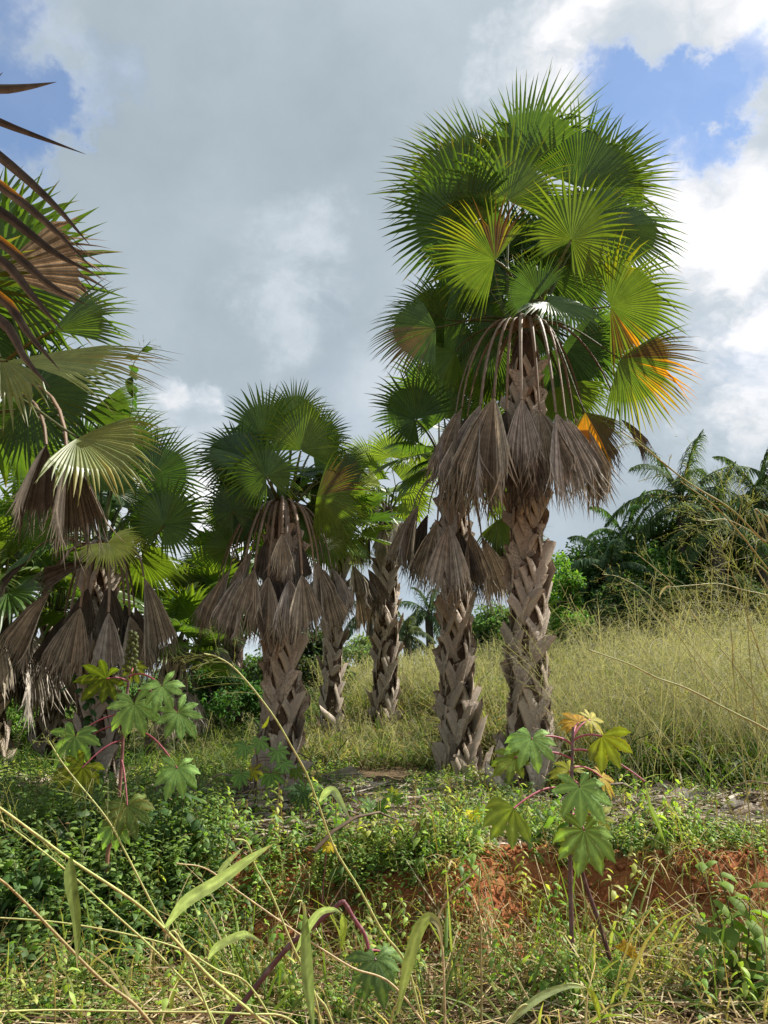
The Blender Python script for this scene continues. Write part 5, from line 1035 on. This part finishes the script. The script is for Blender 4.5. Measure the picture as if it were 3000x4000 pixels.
culm([(1036, 1868), (1030, 1880), (975, 1935), (945, 1985), (950, 2060), (960, 2215)], (3.6, 3.7), .005, 'broken straw coloured stalk folded at its top, right of centre', col=TN, seed=12)
culm([(1036, 1868), (1037, 1950), (1040, 2050), (1040, 2215)], (3.7, 3.7), .0045, 'upright dry brown stalk right of the folded one', col=(.25, .22, .09), seed=13)
culm([(1300, 2190), (1290, 2150), (1269, 2134), (1222, 2128), (1157, 2160), (1100, 2212)], (3.2, 3.0), .003, 'pale arching blade at the bottom edge beside the right castor stems',
     [([(1085, 2225), (1157, 2160), (1222, 2131), (1270, 2134)], (3.0, 3.1), 16, PG), ([(1268, 2134), (1285, 2160), (1298, 2212)], (3.1, 3.1), 14, (.30, .36, .04))], seed=14)
# right side, seeding stalks leaning in from the right edge
RS = [([(1342, 932), (1389, 969), (1475, 1023), (1522, 1055), (1587, 1102), (1659, 1165), (1740, 1240)], (1.9, 2.2), .0028, 'long seeding grass stalk crossing the sky at the right edge', {'f0': .62, 'nb': 10, 'L': .10, 'gs': .006, 'grain': (.16, .07, .09), 'w': .0007, 'sub': 2}),
 ([(1272, 1404), (1365, 1439), (1421, 1462), (1482, 1490), (1580, 1539), (1659, 1584), (1740, 1640)], (2.6, 2.9), .0038, 'smooth light green stalk crossing the grass slope on the right', None),
 ([(1370, 1192), (1407, 1221), (1454, 1268), (1494, 1317), (1524, 1361), (1600, 1470), (1680, 1600)], (3.1, 3.3), .0026, 'straw stalk with a curled dead leaf in front of the dark trees', {'f0': .70, 'nb': 10, 'L': .12, 'w': .0008}),
 ([(1300, 1240), (1342, 1245), (1400, 1290), (1455, 1360), (1520, 1450), (1600, 1600)], (3.2, 3.6), .0024, 'shorter straw stalk left of the one with the dead leaf', {'f0': .65, 'nb': 12, 'L': .12, 'w': .0008}),
 ([(1452, 1268), (1500, 1264), (1552, 1263), (1600, 1270), (1659, 1286), (1740, 1320)], (2.4, 2.6), .0024, 'level seeding stalk branching before the dark trunk on the right', {'f0': .40, 'nb': 18, 'L': .15, 'gs': .006, 'w': .0006}),
 ([(1500, 1120), (1529, 1130), (1575, 1137), (1659, 1170), (1740, 1220)], (2.2, 2.4), .0022, 'fine seeding stalk above the level one', {'f0': .35, 'nb': 18, 'L': .18, 'w': .0006}),
 ([(1605, 1060), (1599, 1095), (1582, 1165), (1575, 1258), (1580, 1400), (1600, 1560)], (2.7, 3.0), .0022, 'upright seeding stalk near the right edge', {'f0': .45, 'nb': 18, 'L': .17, 'w': .0006}),
 ([(1470, 1040), (1540, 1090), (1600, 1160), (1659, 1230), (1740, 1330)], (2.0, 2.3), .0026, 'seeding stalk parallel below the long one at the right edge', {'f0': .45, 'nb': 16, 'L': .16, 'w': .0006}),
 ([(1640, 1120), (1630, 1200), (1620, 1320), (1625, 1480), (1640, 1640)], (2.9, 3.2), .0022, 'upright fine stalk at the right edge among the seed heads', {'f0': .40, 'nb': 20, 'L': .20, 'w': .0006}),
 ([(1560, 1190), (1590, 1260), (1620, 1350), (1659, 1450), (1700, 1560)], (2.7, 3.0), .0022, 'drooping yellow seeding stalk against the dark trees at the right', {'f0': .35, 'nb': 20, 'L': .20, 'w': .0006, 'col': (.30, .28, .10)}),
 ([(1395, 1300), (1440, 1340), (1500, 1400), (1560, 1480), (1640, 1610)], (3.4, 3.8), .0022, 'thin seeding stalk just above the grass on the right', {'f0': .45, 'nb': 16, 'L': .16, 'w': .0006}),
 ([(1220, 1460), (1262, 1500), (1330, 1590), (1390, 1680), (1420, 1740)], (5.6, 6.3), .003, 'pale leaning stalk right of the tallest palm foot', None),
 ([(1155, 850), (1200, 880), (1300, 930), (1342, 950)], (1.9, 1.95), .0010, 'wispy seed head in front of the hanging fans of the tallest palm', None)]
for i, (pts, Ys, r, lab, pan) in enumerate(RS[:-1]):
    lv = []
    if i == 2: lv = [([(1454, 1268), (1440, 1268), (1428, 1280), (1424, 1296)], (3.1, 3.1), 5, (.42, .34, .22))]
    culm(pts, Ys, r, lab, lv, pan=pan, col=(.30, .34, .12), seed=20 + i, nodes=4)

# vine on the near palm's lower fan
vr = np.random.default_rng(99); b_ = Buf(); vp = smooth_path([W(325, 738, 4.7), W(300, 765, 4.7), W(285, 800, 4.7), W(288, 850, 4.7), W(280, 900, 4.7), W(250, 935, 4.7), W(200, 960, 4.7)], 40)
vine = thing('vine', vp[-1], 'thin climbing vine with round leaves on the left fans, its tip against the sky', 'vine')
tube(b_, vp, .0025, A3(.09, .12, .04), 5); panicle(b_, vp[::-1][:40], vr, f0=.86, nb=8, L=.12, w=.0008, gs=.004); b_.build('stem', M_STEM, vine)
for i in range(11):
    q = vp[5 + i * 2 if 5 + i * 2 < 40 else 39]; lb = Buf(); leaves(lb, q[None], (vr.normal(size=3) + A3(0, 0, -.3))[None], .085, .07, A3(.05, .11, .025) * vr.uniform(.7, 1.3), K=5, bend=.4, rng=vr); lb.build('leaf', M_HERB, vine)
# vine on the left trunk
b0 = W(190, 1690, 7.85); tv = thing('vine', b0, 'leafy vine climbing the trunk behind the left castor plant', 'vine'); b_ = Buf()
vp = smooth_path([b0, W(185, 1620, 7.9), W(200, 1560, 7.93), W(185, 1500, 7.95), W(200, 1460, 8.0)], 30); tube(b_, vp, .004, A3(.08, .08, .04), 5); b_.build('stem', M_STEM, tv)
for i in range(60):
    q = vp[int(vr.integers(0, 30))] + vr.normal(size=3) * A3(.12, .03, .08) - A3(0, .06, 0); lb = Buf(); leaves(lb, q[None], (vr.normal(size=3) + A3(0, -.5, -.6))[None], .10, .08, A3(.035, .08, .02) * vr.uniform(.7, 1.4), K=5, bend=.4, rng=vr); lb.build('leaf', M_HERB, tv)

print('TRIS', sum((len(o.data.polygons) * 2 for o in bpy.data.objects if o.type == 'MESH')))
